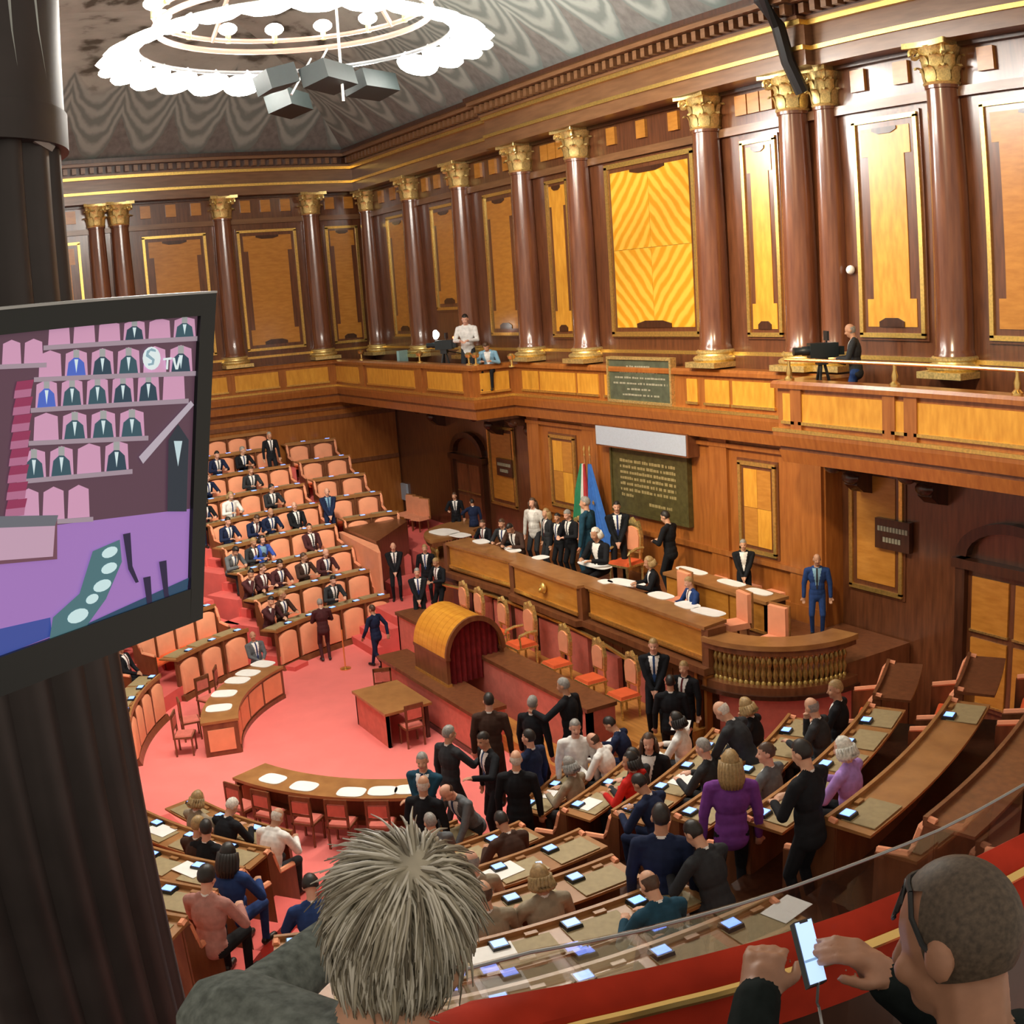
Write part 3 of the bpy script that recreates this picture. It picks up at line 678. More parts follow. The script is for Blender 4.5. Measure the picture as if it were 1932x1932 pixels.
# president's bench
def president_bench():
    t = thing('president_bench', 'long raised presidential bench with golden veneer front and gilt edge', 'bench', (0.3, -3.1, 2.14))
    mb = MB(); mb.prism([(-4.6, -3.75), (-1.35, -3.46), (-1.3, -3.62), (1.75, -3.62), (1.8, -3.46), (6.0, -3.5), (5.9, -2.85), (-4.7, -2.95)], 2.90, 2.97); mb.build('desktop', 'desk_wood', t)
    for (a, bb, y0, y1, z0, z1, mt) in ((-4.55, -1.4, -3.66, -3.40, 2.36, 2.86, 'amber_veneer'), (-1.2, 1.65, -3.55, -3.55, 2.34, 2.88, 'amber_veneer'), (1.9, 5.9, -3.40, -3.42, 2.36, 2.86, 'amber_veneer')):
        mb = MB(); mb.prism([(a, y0), (bb, y1), (bb, y1+0.4), (a, y0+0.4)], 2.2, 2.90); mb.build('front_panel', mt, t)
        mb = MB(); mb.prism([(a, y0-0.05), (bb, y1-0.05), (bb, y1+0.1), (a, y0+0.1)], z0-0.1, z0-0.02); mb.build('gilt_moulding', 'gold', t)
        mb = MB(); mb.prism([(a, y0-0.03), (bb, y1-0.03), (bb, y1+0.1), (a, y0+0.1)], z1-0.02, z1+0.02); mb.build('gilt_moulding', 'gold', t)
    for (x, y) in ((-4.66, -3.68), (-1.36, -3.5), (1.72, -3.5), (5.98, -3.42)):
        mb = MB(); mb.box(x-0.1, x+0.1, y-0.06, y+0.4, 2.1, 2.92); mb.build('post', 'bench_wood', t)
    mb = MB(); mb.prism([(-4.75, -3.86), (-1.4, -3.58), (-1.3, -3.72), (1.75, -3.72), (1.8, -3.58), (6.1, -3.62), (6.1, -3.2), (-4.75, -3.3)], 2.02, 2.16); mb.build('cornice', 'bench_wood', t)
    mb = MB(); mb.prism([(-4.7, -3.78), (-1.4, -3.52), (1.8, -3.52), (6.05, -3.54), (6.05, -3.2), (-4.7, -3.3)], 1.88, 2.02); mb.build('cornice', 'dark_wood', t)
    mb = MB(); mb.ball((0.25, -3.62, 2.62), (0.12, 0.08, 0.14)); mb.ball((0.25, -3.7, 2.58), (0.05, 0.05, 0.06)); mb.build('lion_mask', 'gold', t, True)
    x = -4.6; k = 0
    while x < 6.0:
        y = -3.42+(-0.2*(-1.4-x)/3.2 if x < -1.4 else 0)
        mb = MB(); mb.box(x+0.01, x+0.34, y, y+0.1, 0.85, 1.9); mb.build('plank', 'dark_wood', t); x += 0.35
    mb = MB(); mb.box(-4.6, 6.0, -3.33, -3.25, 0.85, 1.9); mb.build('backing', 'dark_wood', t)
    for (a, bb) in ((5.72, 5.80), (6.0, 6.08)):
        mb = MB(); mb.box(a, bb, -3.56, -3.3, 0.0, 2.0); mb.build('corner_strip', 'warm_wood', t)
president_bench()
# screen of red panels with a brass rail behind the chairs
t = thing('back_screen', 'red panelled screen with a bent brass rail behind the gilt chairs', 'screen', (0, -3.6, 0.85))
RP = [U(830, 1114, z=1.9), U(935, 1125, z=1.9), U(1075, 1167, z=1.9), U(1135, 1202, z=1.9), U(1205, 1252, z=1.9)]
mb = MB(); mb.tube([(-4.3, -4.05, 1.9), (-2.3, -3.62, 1.9), (0.8, -3.56, 1.9), (2.4, -3.6, 1.86), (4.4, -3.75, 1.7)], 0.045, 8); mb.build('rail', 'brass', t, True)
for k, (a, bb) in enumerate(((-3.3, -2.55), (-2.4, -1.7), (-1.3, -0.45), (-0.15, 0.75), (1.05, 1.95), (2.3, 3.1), (3.4, 4.2), (4.7, 5.5))):
    mb = MB(); mb.box(a, bb, -3.56, -3.44, 0.85, 1.78 if bb < 2 else 1.6); mb.build('red_panel', 'pink_cloth', t)

# balustrades curving round the ends of the dais
def balustrade(sg, label):
    t = thing('balustrade', label, 'balustrade', (sg*7.0, -2, 1.9))
    def pt(a, R): return (sg*(5.95+R*math.sin(math.radians(a))), -1.6-R*math.cos(math.radians(a)))
    def ring(R0, R1, z0, z1, nm, mt):
        mb = MB(); vs = []; N = 16
        path = [(sg*5.95, None)]
        for i in range(N+1):
            a = 100*i/N
            for (R, z) in ((R0, z0), (R1, z0), (R1, z1), (R0, z1)):
                p = pt(a, R); vs.append((p[0], p[1], z))
        mb.add(vs, [(i*4+j, i*4+(j+1) % 4, i*4+4+(j+1) % 4, i*4+4+j) for i in range(N) for j in range(4)]+[(0, 1, 2, 3), (N*4, N*4+1, N*4+2, N*4+3)])
        return mb.build(nm, mt, t, True)
    ring(1.35 if sg > 0 else 0.5, 1.95, 2.68, 2.78, 'cap', 'desk_wood'); ring(1.5, 1.9, 2.56, 2.68, 'cap_moulding', 'bench_wood')
    ring(1.45, 1.95, 1.80, 1.95, 'base', 'bench_wood'); ring(1.35, 2.0, 1.72, 1.80, 'base_moulding', 'dark_wood')
    ring(1.5, 1.8, 0.0, 1.72, 'carpeted_wall', 'pink_cloth')
    bl = MB(); bl.lathe([(0, 0), (0.055, 0), (0.055, 0.05), (0.03, 0.08), (0.055, 0.17), (0.06, 0.22), (0.028, 0.33), (0.05, 0.40), (0.06, 0.46), (0.03, 0.54), (0.05, 0.59), (0.05, 0.62), (0, 0.62)], 10)
    bm_ = bl.mesh('baluster', 'bronze_gold', True)
    for i in range(26):
        p = pt(2+3.7*i, 1.74); place(bm_, 'baluster', t, Matrix.Translation((p[0], p[1], 1.94)))
balustrade(1, 'curved balustrade with rows of turned gilt balusters above a red carpeted wall')
balustrade(-1, 'curved balustrade at the paper strewn end of the presidential bench')

# second desk on the dais
t = thing('dais_desk', 'straight wooden desk with golden front panels behind the presidential bench', 'desk', (3.9, -0.9, 2.14))
mb = MB(); mb.box(2.0, 5.45, -1.4, -0.75, 2.86, 2.93); mb.build('desktop', 'desk_wood', t)
for (a, bb) in ((2.05, 3.1), (3.15, 4.2), (4.25, 5.4)):
    mb = MB(); mb.box(a, bb, -1.34, -1.24, 2.2, 2.86); mb.build('front_panel', 'amber_veneer', t)
    mb = MB(); mb.box(a, bb, -1.37, -1.24, 2.2, 2.26); mb.build('gilt_edge', 'gold', t)
mb = MB(); mb.box(5.32, 5.4, -1.34, -0.8, 2.14, 2.86); mb.build('side_panel', 'dark_wood', t)

# ================================================================ CHAIRS
def chair_meshes():
    D = {}
    s = MB(); s.box(-0.27, 0.27, -0.26, 0.26, 0.40, 0.44); s.prism([(-0.26, -0.25), (0.26, -0.25), (0.26, 0.25), (-0.26, 0.25)], 0.44, 0.50, inset=0.12, mi=1)
    D['seat'] = s.mesh('seat', ['gilt', 'orange_uphol'])
    b = MB(); pts = [(-0.21, 0.62), (0.21, 0.62), (0.24, 0.95), (0.20, 1.14), (0.10, 1.20), (0, 1.22), (-0.10, 1.20), (-0.20, 1.14), (-0.24, 0.95)]
    b.prism(pts, -0.03, 0.05, 'y'); b.prism([(x*0.82, 0.92+(z-0.92)*0.82) for x, z in pts], 0.05, 0.075, 'y', 1)
    D['back'] = b.mesh('backrest', ['gilt', 'pink_uphol'])
    c = MB(); c.prism([(-0.20, 1.16), (-0.16, 1.28), (-0.09, 1.24), (0, 1.34), (0.09, 1.24), (0.16, 1.28), (0.20, 1.16)], -0.02, 0.05, 'y'); D['crest'] = c.mesh('crest', 'gilt')
    l = MB(); l.lathe([(0, 0), (0.022, 0), (0.03, 0.1), (0.022, 0.2), (0.035, 0.32), (0.035, 0.42), (0, 0.42)], 8); D['leg'] = l.mesh('leg', 'gilt', True)
    st = MB(); st.box(-0.022, 0.022, -0.02, 0.03, 0.42, 0.66); D['stile'] = st.mesh('back_post', 'gilt')
    a = MB(); a.tube([(0, -0.22, 0.75), (0, 0.0, 0.76), (0, 0.20, 0.72), (0, 0.22, 0.66)], 0.03, 6); a.tube([(0, 0.18, 0.44), (0, 0.2, 0.7)], 0.022, 6); D['arm'] = a.mesh('armrest', 'gilt', True)
    # plain wooden chair
    w = MB(); w.box(-0.23, 0.23, -0.22, 0.22, 0.42, 0.46); w.prism([(-0.21, -0.2), (0.21, -0.2), (0.21, 0.2), (-0.21, 0.2)], 0.46, 0.49, inset=0.08, mi=1); D['wseat'] = w.mesh('seat', ['bench_wood', 'pink_cloth'])
    p = MB(); p.box(-0.018, 0.018, -0.018, 0.018, 0, 0.43); D['wleg'] = p.mesh('leg', 'bench_wood')
    q = MB(); q.box(-0.02, 0.02, -0.02, 0.02, 0.42, 0.98); D['wpost'] = q.mesh('back_post', 'bench_wood')
    r = MB(); r.box(-0.22, 0.22, -0.015, 0.02, 0.90, 0.99); D['wrail'] = r.mesh('back_rail', 'bench_wood'); r = MB(); r.box(-0.22, 0.22, -0.012, 0.014, 0.60, 0.64); D['wrail2'] = r.mesh('lower_rail', 'bench_wood')
    pd = MB(); pd.box(-0.17, 0.17, -0.014, 0.022, 0.66, 0.88); D['wpad'] = pd.mesh('back_pad', 'pink_cloth')
    # upholstered box chair of the dais
    u = MB(); u.prism([(-0.24, -0.24), (0.24, -0.24), (0.24, 0.24), (-0.24, 0.24)], 0.40, 0.52, inset=0.06); D['useat'] = u.mesh('seat', 'pink_uphol')
    ub = MB(); ub.prism([(-0.24, 0.50), (0.24, 0.50), (0.23, 1.12), (-0.23, 1.12)], -0.04, 0.06, 'y', inset=0.05); D['uback'] = ub.mesh('backrest', 'pink_uphol')
    uf = MB(); uf.box(-0.26, 0.26, -0.06, -0.02, 0.40, 1.15); D['uframe'] = uf.mesh('back_frame', 'desk_wood')
    return D
CHM = chair_meshes()
def gilt_chair(x, y, z, rz, label, group=None, arms=False, s=1.0):
    t = thing('gilt_chair', label, 'chair', (x, y, z), group); B = TR(x, y, z, rz, s)
    place(CHM['seat'], 'seat', t, B); bk = place(CHM['back'], 'backrest', t, B @ Matrix.Translation((0, -0.26, 0))); place(CHM['crest'], 'crest', bk, B @ Matrix.Translation((0, -0.26, 0)))
    for sx in (-1, 1):
        for sy in (-1, 1): place(CHM['leg'], 'leg', t, B @ Matrix.Translation((0.23*sx, 0.22*sy, 0)))
        place(CHM['stile'], 'back_post', t, B @ Matrix.Translation((0.17*sx, -0.26, 0)))
        if arms: place(CHM['arm'], 'armrest', t, B @ Matrix.Translation((0.28*sx, 0, 0)))
def wood_chair(x, y, z, rz, label, group=None, mats=None):
    t = thing('wooden_chair', label, 'chair', (x, y, z), group); B = TR(x, y, z, rz)
    place(CHM['wseat'], 'seat', t, B)
    for sx in (-1, 1):
        for sy in (-1, 1): place(CHM['wleg'], 'leg', t, B @ Matrix.Translation((0.2*sx, 0.19*sy, 0)))
        place(CHM['wpost'], 'back_post', t, B @ Matrix.Translation((0.2*sx, -0.2, 0)))
    place(CHM['wrail'], 'back_rail', t, B @ Matrix.Translation((0, -0.2, 0))); place(CHM['wrail2'], 'lower_rail', t, B @ Matrix.Translation((0, -0.2, 0))); place(CHM['wpad'], 'back_pad', t, B @ Matrix.Translation((0, -0.2, 0)))
def box_chair(x, y, z, rz, label, group=None):
    t = thing('upholstered_chair', label, 'chair', (x, y, z), group); B = TR(x, y, z, rz)
    place(CHM['useat'], 'seat', t, B); place(CHM['uback'], 'backrest', t, B @ Matrix.Translation((0, -0.24, 0))); place(CHM['uframe'], 'back_frame', t, B @ Matrix.Translation((0, -0.24, 0)))
    for sx in (-1, 1):
        for sy in (-1, 1): place(CHM['wleg'], 'leg', t, B @ Matrix.Translation((0.2*sx, 0.2*sy, 0)))
PI = math.pi
for k, x in enumerate((-3.3, -2.45, -1.2)):
    gilt_chair(x, -4.2, 0.85, PI, 'gilt framed red chair half hidden behind the barrel hood', 'red gilt chairs behind the hood')
gilt_chair(0.15, -4.25, 0.85, PI, 'gilt framed red armchair with tall crested back at the government desk', None, True, 1.12)
for x in (1.75, 3.1, 4.3): gilt_chair(x, -4.28, 0.85, PI, 'gilt framed red side chair without arms at the government desk', 'red gilt side chairs at the government desk')
p = U(1165, 1050, z=2.9); gilt_chair(p.x, p.y+0.25, 2.14, PI+0.2, 'tall gilt and red presidential throne chair behind the white haired president', None, True, 1.25)
p = U(1062, 1025, z=2.8); gilt_chair(p.x, p.y+0.3, 2.14, PI, 'small gilt red chair beside the presidential desk centre')
for (px, py, lab) in ((1363, 1065, 'beside the standing woman in dark jacket'), (1463, 1092, 'at the free end of the dais desk'), (1385, 1148, 'between the two dais desks'), (1453, 1178, 'just inside the curved gilt balustrade'), (1275, 1108, 'beside the seated man in a blue suit'), (1422, 1080, 'behind the standing woman in dark jacket')):
    q = U(px, py, z=2.14+0.8); box_chair(q.x, q.y, 2.14, PI+rnd.uniform(-.2, .2), 'pink upholstered wooden chair '+lab)

# ================================================================ FLOOR TABLES
t = thing('square_table', 'plain wooden table with pink side panels alone on the red carpet', 'table', (0, -7.6, 0))
mb = MB(); mb.box(-0.98, 0.90, -8.18, -7.04, 0.76, 0.82); mb.build('tabletop', 'desk_wood', t)
mb = MB(); mb.box(-0.94, 0.84, -8.12, -8.06, 0.0, 0.76); mb.build('modesty_panel', 'pink_cloth', t)
mb = MB(); mb.box(-0.94, -0.88, -8.12, -7.1, 0.0, 0.76); mb.build('side_panel', 'pink_cloth', t)
mb = MB(); mb.box(0.78, 0.84, -7.2, -7.12, 0, 0.76); mb.build('leg', 'dark_wood', t)
mb = MB(); mb.box(0.78, 0.84, -8.12, -8.04, 0, 0.76); mb.build('leg', 'dark_wood', t)
wood_chair(0.95, -7.6, 0, PI/2, 'orange brown wooden chair drawn up to the square table')
wood_chair(-1.35, -7.25, 0, -PI/2-0.4, 'wooden chair half hidden behind the square table')
O0 = (0.0, -6.5)
def curved_desk(label, R0, R1, a0, a1, npan, inner_face):
    am = math.radians((a0+a1)/2)
    t = thing('curved_desk', label, 'desk', (O0[0]+(R0+R1)/2*math.cos(am), O0[1]+(R0+R1)/2*math.sin(am), 0))
    mb = MB(); mb.arc([(R0-0.03, 0.76), (R1+0.03, 0.76), (R1+0.03, 0.82), (R0-0.03, 0.82)], O0, a0, a1, 24); mb.build('desktop', 'desk_wood', t)
    mb = MB(); mb.arc([(R0, 0.10), (R0+0.05, 0.10), (R0+0.05, 0.76), (R0, 0.76)], O0, a0+0.5, a1-0.5, 24); mb.build('frame', 'bench_wood', t)
    mb = MB(); mb.arc([(R0-0.03, 0.0), (R0+0.25, 0.0), (R0+0.25, 0.1), (R0-0.03, 0.1)], O0, a0+0.3, a1-0.3, 24); mb.build('plinth', 'bench_wood', t)
    for k in range(npan):
        w_ = (a1-a0-1.6)/npan; b0 = a0+0.8+w_*k
        mb = MB(); mb.arc([(R0-0.02, 0.16), (R0+0.02, 0.16), (R0+0.02, 0.70), (R0-0.02, 0.70)], O0, b0+0.7, b0+w_-0.7, 8); mb.build('front_panel', 'pink_uphol', t)
    for a in (a0+0.5, a1-0.5):
        c, s = math.cos(math.radians(a)), math.sin(math.radians(a))
        M = Matrix.Translation((O0[0], O0[1], 0)) @ Matrix.Rotation(math.radians(a), 4, 'Z')
        mb = MB(); mb.box(R0, R1, -0.03, 0.03, 0, 0.76, 0, M); mb.build('end_panel', 'bench_wood', t)
        mb = MB(); mb.box(R0+0.1, R1-0.1, -0.045, 0.045, 0.12, 0.62, 0, M); mb.build('end_cloth', 'pink_uphol', t)
curved_desk('curved wooden desk with pink panelled front facing the centre of the red carpet', 4.5, 5.28, -148, -103, 4, True)
curved_desk('curved wooden desk backed by a line of dark wooden chairs', 5.02, 5.78, -69, -30, 5, True)
def paper_pad(px, py, z, label, group, sx=0.30, sy=0.21, rz=0.0):
    q = U(px, py, z=z); mb = MB(); n = 20
    pts = [(sx*abs(math.cos(2*PI*k/n))**0.6*math.copysign(1, math.cos(2*PI*k/n)), sy*abs(math.sin(2*PI*k/n))**0.6*math.copysign(1, math.sin(2*PI*k/n))) for k in range(n)]
    mb.prism(pts, 0, 0.012)
    o = place(mb.mesh('writing_pad', 'paper'), 'writing_pad', None, TR(q.x, q.y, z+0.002, rz)); tag(o, label, 'writing pad', group)
for (px, py) in ((413, 1336), (423, 1309), (448, 1284), (468, 1270), (496, 1253)):
    q = U(px, py, z=0.82); paper_pad(px, py, 0.82, 'white writing pad on the pink fronted curved desk', 'pads on the pink fronted desk', 0.24, 0.30, math.atan2(q.y+6.5, q.x)+PI/2)
for (px, py) in ((515, 1470), (574, 1484), (663, 1495), (722, 1493), (772, 1490)):
    q = U(px, py, z=0.82); paper_pad(px, py, 0.82, 'white writing pad on the curved desk with dark chairs', 'pads on the desk with dark chairs', 0.27, 0.2, math.atan2(q.y+6.5, q.x)+PI/2)
for a in (-64, -57.5, -49.5, -43, -36):
    c, s = math.cos(math.radians(a)), math.sin(math.radians(a))
    wood_chair(6.05*c, -6.5+6.05*s, 0, math.radians(a)+PI/2, 'dark wooden chair with red back pad behind the curved desk', 'chairs behind the curved desk')
for a in (-108, -117, -131, -139):
    c, s = math.cos(math.radians(a)), math.sin(math.radians(a))
    wood_chair(5.72*c, -6.5+5.72*s, 0, math.radians(a)+PI/2+rnd.uniform(-.5, .5), 'dark wooden chair drawn up to the pink fronted curved desk', 'chairs at the pink fronted desk')
p = U(652, 1262, z=0)
t = thing('stanchion', 'slim brass stanchion post with a round base on the red carpet', 'stanchion', (p.x, p.y, 0))
mb = MB(); mb.lathe([(0, 0), (0.15, 0), (0.15, 0.025), (0.03, 0.05), (0, 0.05)], 14, 0, Matrix.Translation(p)); mb.build('base', 'brass', t, True)
mb = MB(); mb.tube([(p.x, p.y, 0.03), (p.x, p.y, 1.1)], 0.022, 8); mb.build('pole', 'brass', t, True)
# three linked pink chairs by the side wall
p = U(765, 1000, z=1.42)
for k in range(3): box_chair(p.x+0.55*(k-1), p.y+0.35, 1.42, PI+0.25, 'pink seat in a row of three against the dark wall under the corner balcony', 'row of three pink seats')

# ================================================================ PAPERS ON THE DAIS
for (px, py, sx, sy, z, lab) in ((838, 1004, .5, .35, 2.785, 'wide spread of white papers on the curved bench end'), (868, 1010, .35, .25, 2.785, 'second sheaf of papers on the curved bench end'), (908, 1022, .3, .2, 2.97, 'white papers before the first seated person on the presidential bench'),
        (967, 1037, .35, .18, 2.97, 'white papers before the person in brown jacket'), (1020, 1052, .2, .2, 2.97, 'small white pad where the side bench meets the centre'), (1122, 1066, .55, .22, 2.97, 'long white sheets before the white haired president'),
        (1142, 1098, .2, .14, 2.97, 'small white pad on the corner right of the president'), (1182, 1100, .5, .22, 2.97, 'long white sheets beside the seated blond woman'), (1247, 1124, .33, .2, 2.97, 'oval white pad between blond woman and man in blue'),
        (1297, 1142, .3, .2, 2.97, 'white papers under the hands of the man in blue'), (1336, 1155, .4, .2, 2.97, 'oval white pad at the end of the presidential bench by the balustrade')):
    paper_pad(px, py, z, lab, None, sx, sy, rnd.uniform(-0.2, 0.2))
for (px, py, sx, sy, lab) in ((1305, 1077, .5, .16, 'long white sheets on the dais desk above the man in blue'), (1380, 1100, .4, .16, 'white sheets before the standing woman at the dais desk'), (1432, 1117, .36, .16, 'white sheets at the free end of the dais desk')):
    paper_pad(px, py, 2.93, lab, None, sx, sy, 0)

# ================================================================ FLAGS
def flag(px, name, label, cols):
    q = U(px, 850, y=-0.35); t = thing(name, label, 'flag', (q.x, -0.35, 2.14))
    mb = MB(); mb.tube([(q.x, -0.35, 2.14), (q.x, -0.35, q.z-0.1)], 0.025, 8); mb.build('pole', 'desk_wood', t, True)
    mb = MB(); mb.lathe([(0, 0), (0.03, 0.02), (0.02, 0.1), (0.04, 0.18), (0, 0.3)], 8, 0, Matrix.Translation((q.x, -0.35, q.z-0.15))); mb.build('finial', 'brass', t, True)
    mb = MB(); mb.lathe([(0, 0), (0.18, 0), (0.18, 0.04), (0.04, 0.1), (0, 0.1)], 12, 0, Matrix.Translation((q.x, -0.35, 2.14))); mb.build('base', 'brass', t, True)
    top, bot = q.z-0.35, 2.9; n = 24
    for ci, (mt, a, bb, spread) in enumerate(cols):          # hanging folds, one strip of cloth per colour
        vs = []
        for i in range(n+1):
            f = a+(bb-a)*i/n
            for (z, wd) in ((top, 0.10), ((top+bot)/2, 0.10+spread*0.5), (bot, 0.10+spread)):
                vs.append((q.x+0.02+(f)*wd, -0.42-0.09*math.sin(i*1.25+ci)*(0.3 if z == top else 1), z-(0.25*f if z != top else 0)))
        mb = MB(); mb.add(vs, [(i*3+j, i*3+3+j, i*3+4+j, i*3+1+j) for i in range(n) for j in range(2)]); mb.build('cloth', mt, t, 'all')
    return t, q
flag(1102, 'national_flag', 'green white and red flag hanging in folds on a pole behind the president', [('flag_green', -1.1, -0.3, 0.42), ('flag_white', -0.3, 0.2, 0.42), ('flag_red', 0.2, 0.6, 0.3)])
t, q = flag(1112, 'european_flag', 'blue flag with gold stars hanging in folds on a pole behind the president', [('flag_blue', 0.0, 1.0, 0.85)])
for (dx, dz) in ((0.36, -1.35), (0.45, -2.2), (0.28, -2.0), (0.55, -2.5)):
    mb = MB(); pts = [(0.07*(1 if k % 2 == 0 else 0.4)*math.sin(PI*k/5), 0.07*(1 if k % 2 == 0 else 0.4)*math.cos(PI*k/5)) for k in range(10)]
    mb.prism(pts, -0.56, -0.545, 'y', 0, Matrix.Translation((q.x+dx, 0, q.z+dz))); mb.build('star', 'gold', t)

# ================================================================ BENCH TIERS
def seat_meshes():
    D = {}
    w, h = 0.66, 0.78
    def arch(sc):
        pts = [(-w/2*sc, 0.0+(1-sc)*0.3), (w/2*sc, 0.0+(1-sc)*0.3)]
        for k in range(9):
            a = math.radians(20+140*k/8); pts.append((w/2*sc*math.cos(a)/math.cos(math.radians(20)), (h-0.16)*sc+(1-sc)*0.3+0.16*sc*math.sin(a)))
        return pts
    mb = MB(); A, B = arch(1.0), arch(0.9); n = len(A)
    vs = [(x, 0.02, z) for x, z in A]+[(x, -0.06, z) for x, z in A]+[(x, -0.10, z) for x, z in B]
    fs = [tuple(range(n))]+[(i, (i+1) % n, n+(i+1) % n, n+i) for i in range(n)]+[(n+i, n+(i+1) % n, 2*n+(i+1) % n, 2*n+i) for i in range(n)]+[tuple(range(2*n, 3*n))]
    mb.add(vs, fs); D['back'] = mb.mesh('seat_back', 'pink_uphol', True)
    mb = MB(); P = [(-0.31, -0.42), (0.31, -0.42), (0.33, 0.0), (-0.33, 0.0)]
    mb.prism(P, 0.0, 0.05); mb.prism(P, 0.05, 0.09, inset=0.12); D['seat'] = mb.mesh('seat', 'orange_uphol', True)
    mb = MB(); mb.box(-0.33, 0.33, -0.02, 0.40, 0, 0.012); D['pad'] = mb.mesh('leather_pad', 'leather_pad')
    mb = MB(); mb.prism([(-0.10, -0.09), (0.10, -0.09), (0.10, 0.09), (-0.10, 0.09)], 0, 0.05, inset=0.1); D['term'] = mb.mesh('voting_terminal', 'black_gloss')
    mb = MB(); mb.box(-0.075, 0.075, -0.06, 0.06, 0.05, 0.056); D['screen'] = mb.mesh('screen', 'screen_blue')
    mb = MB(); mb.box(-0.07, 0.07, -0.03, 0.03, 0, 0.03); D['key'] = mb.mesh('card_reader', 'desk_wood')
    # row end: shaped partition with an upholstered top edge
    pr = [(-0.62, 0.0), (0.06, 0.0), (0.06, 1.20), (-0.04, 1.26), (-0.12, 1.12), (-0.18, 0.80), (-0.62, 0.72)]
    mb = MB(); mb.prism(pr, -0.03, 0.03, 'x'); D['end'] = mb.mesh('end_panel', 'bench_wood')
    mb = MB(); mb.tube([(0, -0.60, 0.74), (0, -0.22, 0.80), (0, -0.16, 0.95), (0, -0.10, 1.15), (0, -0.02, 1.26), (0, 0.06, 1.24)], 0.045, 6); D['endtop'] = mb.mesh('end_cushion', 'pink_uphol', True)
    return D
SM = seat_meshes()
ORD = ['front', 'second', 'third', 'fourth', 'fifth', 'sixth', 'seventh', 'eighth', 'ninth']
ROWS = {}
def bench_row(block, i, O, R, z, a0, a1, label, ends=(True, True), detail=True, seats=True, wall_z0=None):
    # wall with seat backs on the inner face, desk on top for the people one tier up
    n = max(1, round(math.radians(abs(a1-a0))*R/0.80)); f = z-1.23 if i > 1 else 0.0
    am = math.radians((a0+a1)/2); ns = max(4, n*3); dd = 0.12 if (block == 'far' and i == 9) else 0.52; detail = detail and dd > 0.2
    t = thing('bench_row', label, 'bench', (O[0]+R*math.cos(am), O[1]+R*math.sin(am), max(f, 0)))
    mb = MB(); mb.arc([(R, f), (R+0.07, f), (R+0.07, z-0.03), (R, z-0.03)], O, a0, a1, ns); mb.build('bench_wall', 'bench_wood', t)
    mb = MB(); mb.arc([(R-0.07, z-0.035), (R+dd, z-0.035), (R+dd, z), (R-0.02, z+0.012), (R-0.02, z+0.07), (R-0.07, z+0.07)], O, a0-0.15, a1+0.15, ns); mb.build('desktop', 'bench_wood' if (block == 'door_side' or (block == 'near_right' and i > 6)) else 'desk_wood', t)
    if i == 1:
        mb = MB(); mb.arc([(R-0.16, 0), (R+0.05, 0), (R+0.05, 0.14), (R-0.10, 0.14)], O, a0, a1, ns); mb.build('plinth', 'bench_wood', t)
    for k in range(n):
        a = a0+(a1-a0)*(k+0.5)/n; ar = math.radians(a); rz = ar-PI/2
        B = Matrix.Translation((O[0]+R*math.cos(ar), O[1]+R*math.sin(ar), 0)) @ Matrix.Rotation(rz, 4, 'Z')
        hb = z-0.08-(f+0.36) if i > 1 else 0.86
        zb = f+0.36 if i > 1 else 0.15
        place(SM['back'], 'seat_back', t, B @ Matrix.Translation((0, 0, zb)) @ Matrix.Diagonal((1, 1, hb/0.78, 1)))
        if i > 1 and seats: place(SM['seat'], 'seat', t, B @ Matrix.Translation((0, -0.08, f+0.38)))
        if detail and not (block == 'near_right' and i >= 6 and (i > 6 or 0 < k < n-1)) and block != 'door_side':
            place(SM['pad'], 'leather_pad', t, B @ Matrix.Translation((0, 0.09, z+0.008)))
            q = place(SM['term'], 'voting_terminal', t, B @ Matrix.Translation((0.22, 0.09, z+0.012)))
            place(SM['screen'], 'screen', q, B @ Matrix.Translation((0.22, 0.09, z+0.012)))
            place(SM['key'], 'card_reader', t, B @ Matrix.Translation((-0.15, 0.03, z+0.015)))
        if k:
            aj = math.radians(a0+(a1-a0)*k/n)
            B2 = Matrix.Translation((O[0]+R*math.cos(aj), O[1]+R*math.sin(aj), 0)) @ Matrix.Rotation(aj-PI/2, 4, 'Z')
            mb = MB(); mb.box(-0.025, 0.025, -0.09, 0.0, zb, z-0.04, 0, B2); mb.build('stile', 'bench_wood', t)
    if i > 1:
        for e, a in zip(ends, (a0, a1)):
            if not e: continue
            ar = math.radians(a); B = Matrix.Translation((O[0]+R*math.cos(ar), O[1]+R*math.sin(ar), f)) @ Matrix.Rotation(ar-PI/2, 4, 'Z')
            q = place(SM['end'], 'end_panel', t, B); place(SM['endtop'], 'end_cushion', q, B)
    ROWS[(block, i)] = dict(O=O, R=R, z=z, f=f, a0=a0, a1=a1, n=n)
def tier_floor(name, O, R0, R1, f, a0, a1, mat='stair_carpet'):
    mb = MB(); mb.arc([(R0, 0), (R1, 0), (R1, f), (R0, f)], O, a0, a1, max(6, int(abs(a1-a0)/3))); return struct(mb.build(name, mat))
def zrow(i, dz=0.51, z0=1.1): return z0+dz*(i-1)
OC = (0.0, -4.4); OB = (0.0, -6.5)
def ang(O, R, y, side): 
    s = math.degrees(math.asin(max(-1, min(1, (y-O[1])/R)))); return s if side > 0 else 180-s
# far block in front of the end wall
for i in range(1, 10):
    R = 7.1+1.30*(i-1) if i < 9 else 17.0; z = zrow(i)
    bench_row('far', i, OC, R, z, ang(OC, R, -4.5, -1), ang(OC, R, -8.3, -1), '%s tier bench with pink arched backs in the block before the end wall' % ORD[i-1])
    if i > 1: tier_floor('floor_tier', OC, R-1.30, R+0.07, z-1.23, ang(OC, R, -3.95, -1), ang(OC, R, -9.0, -1))
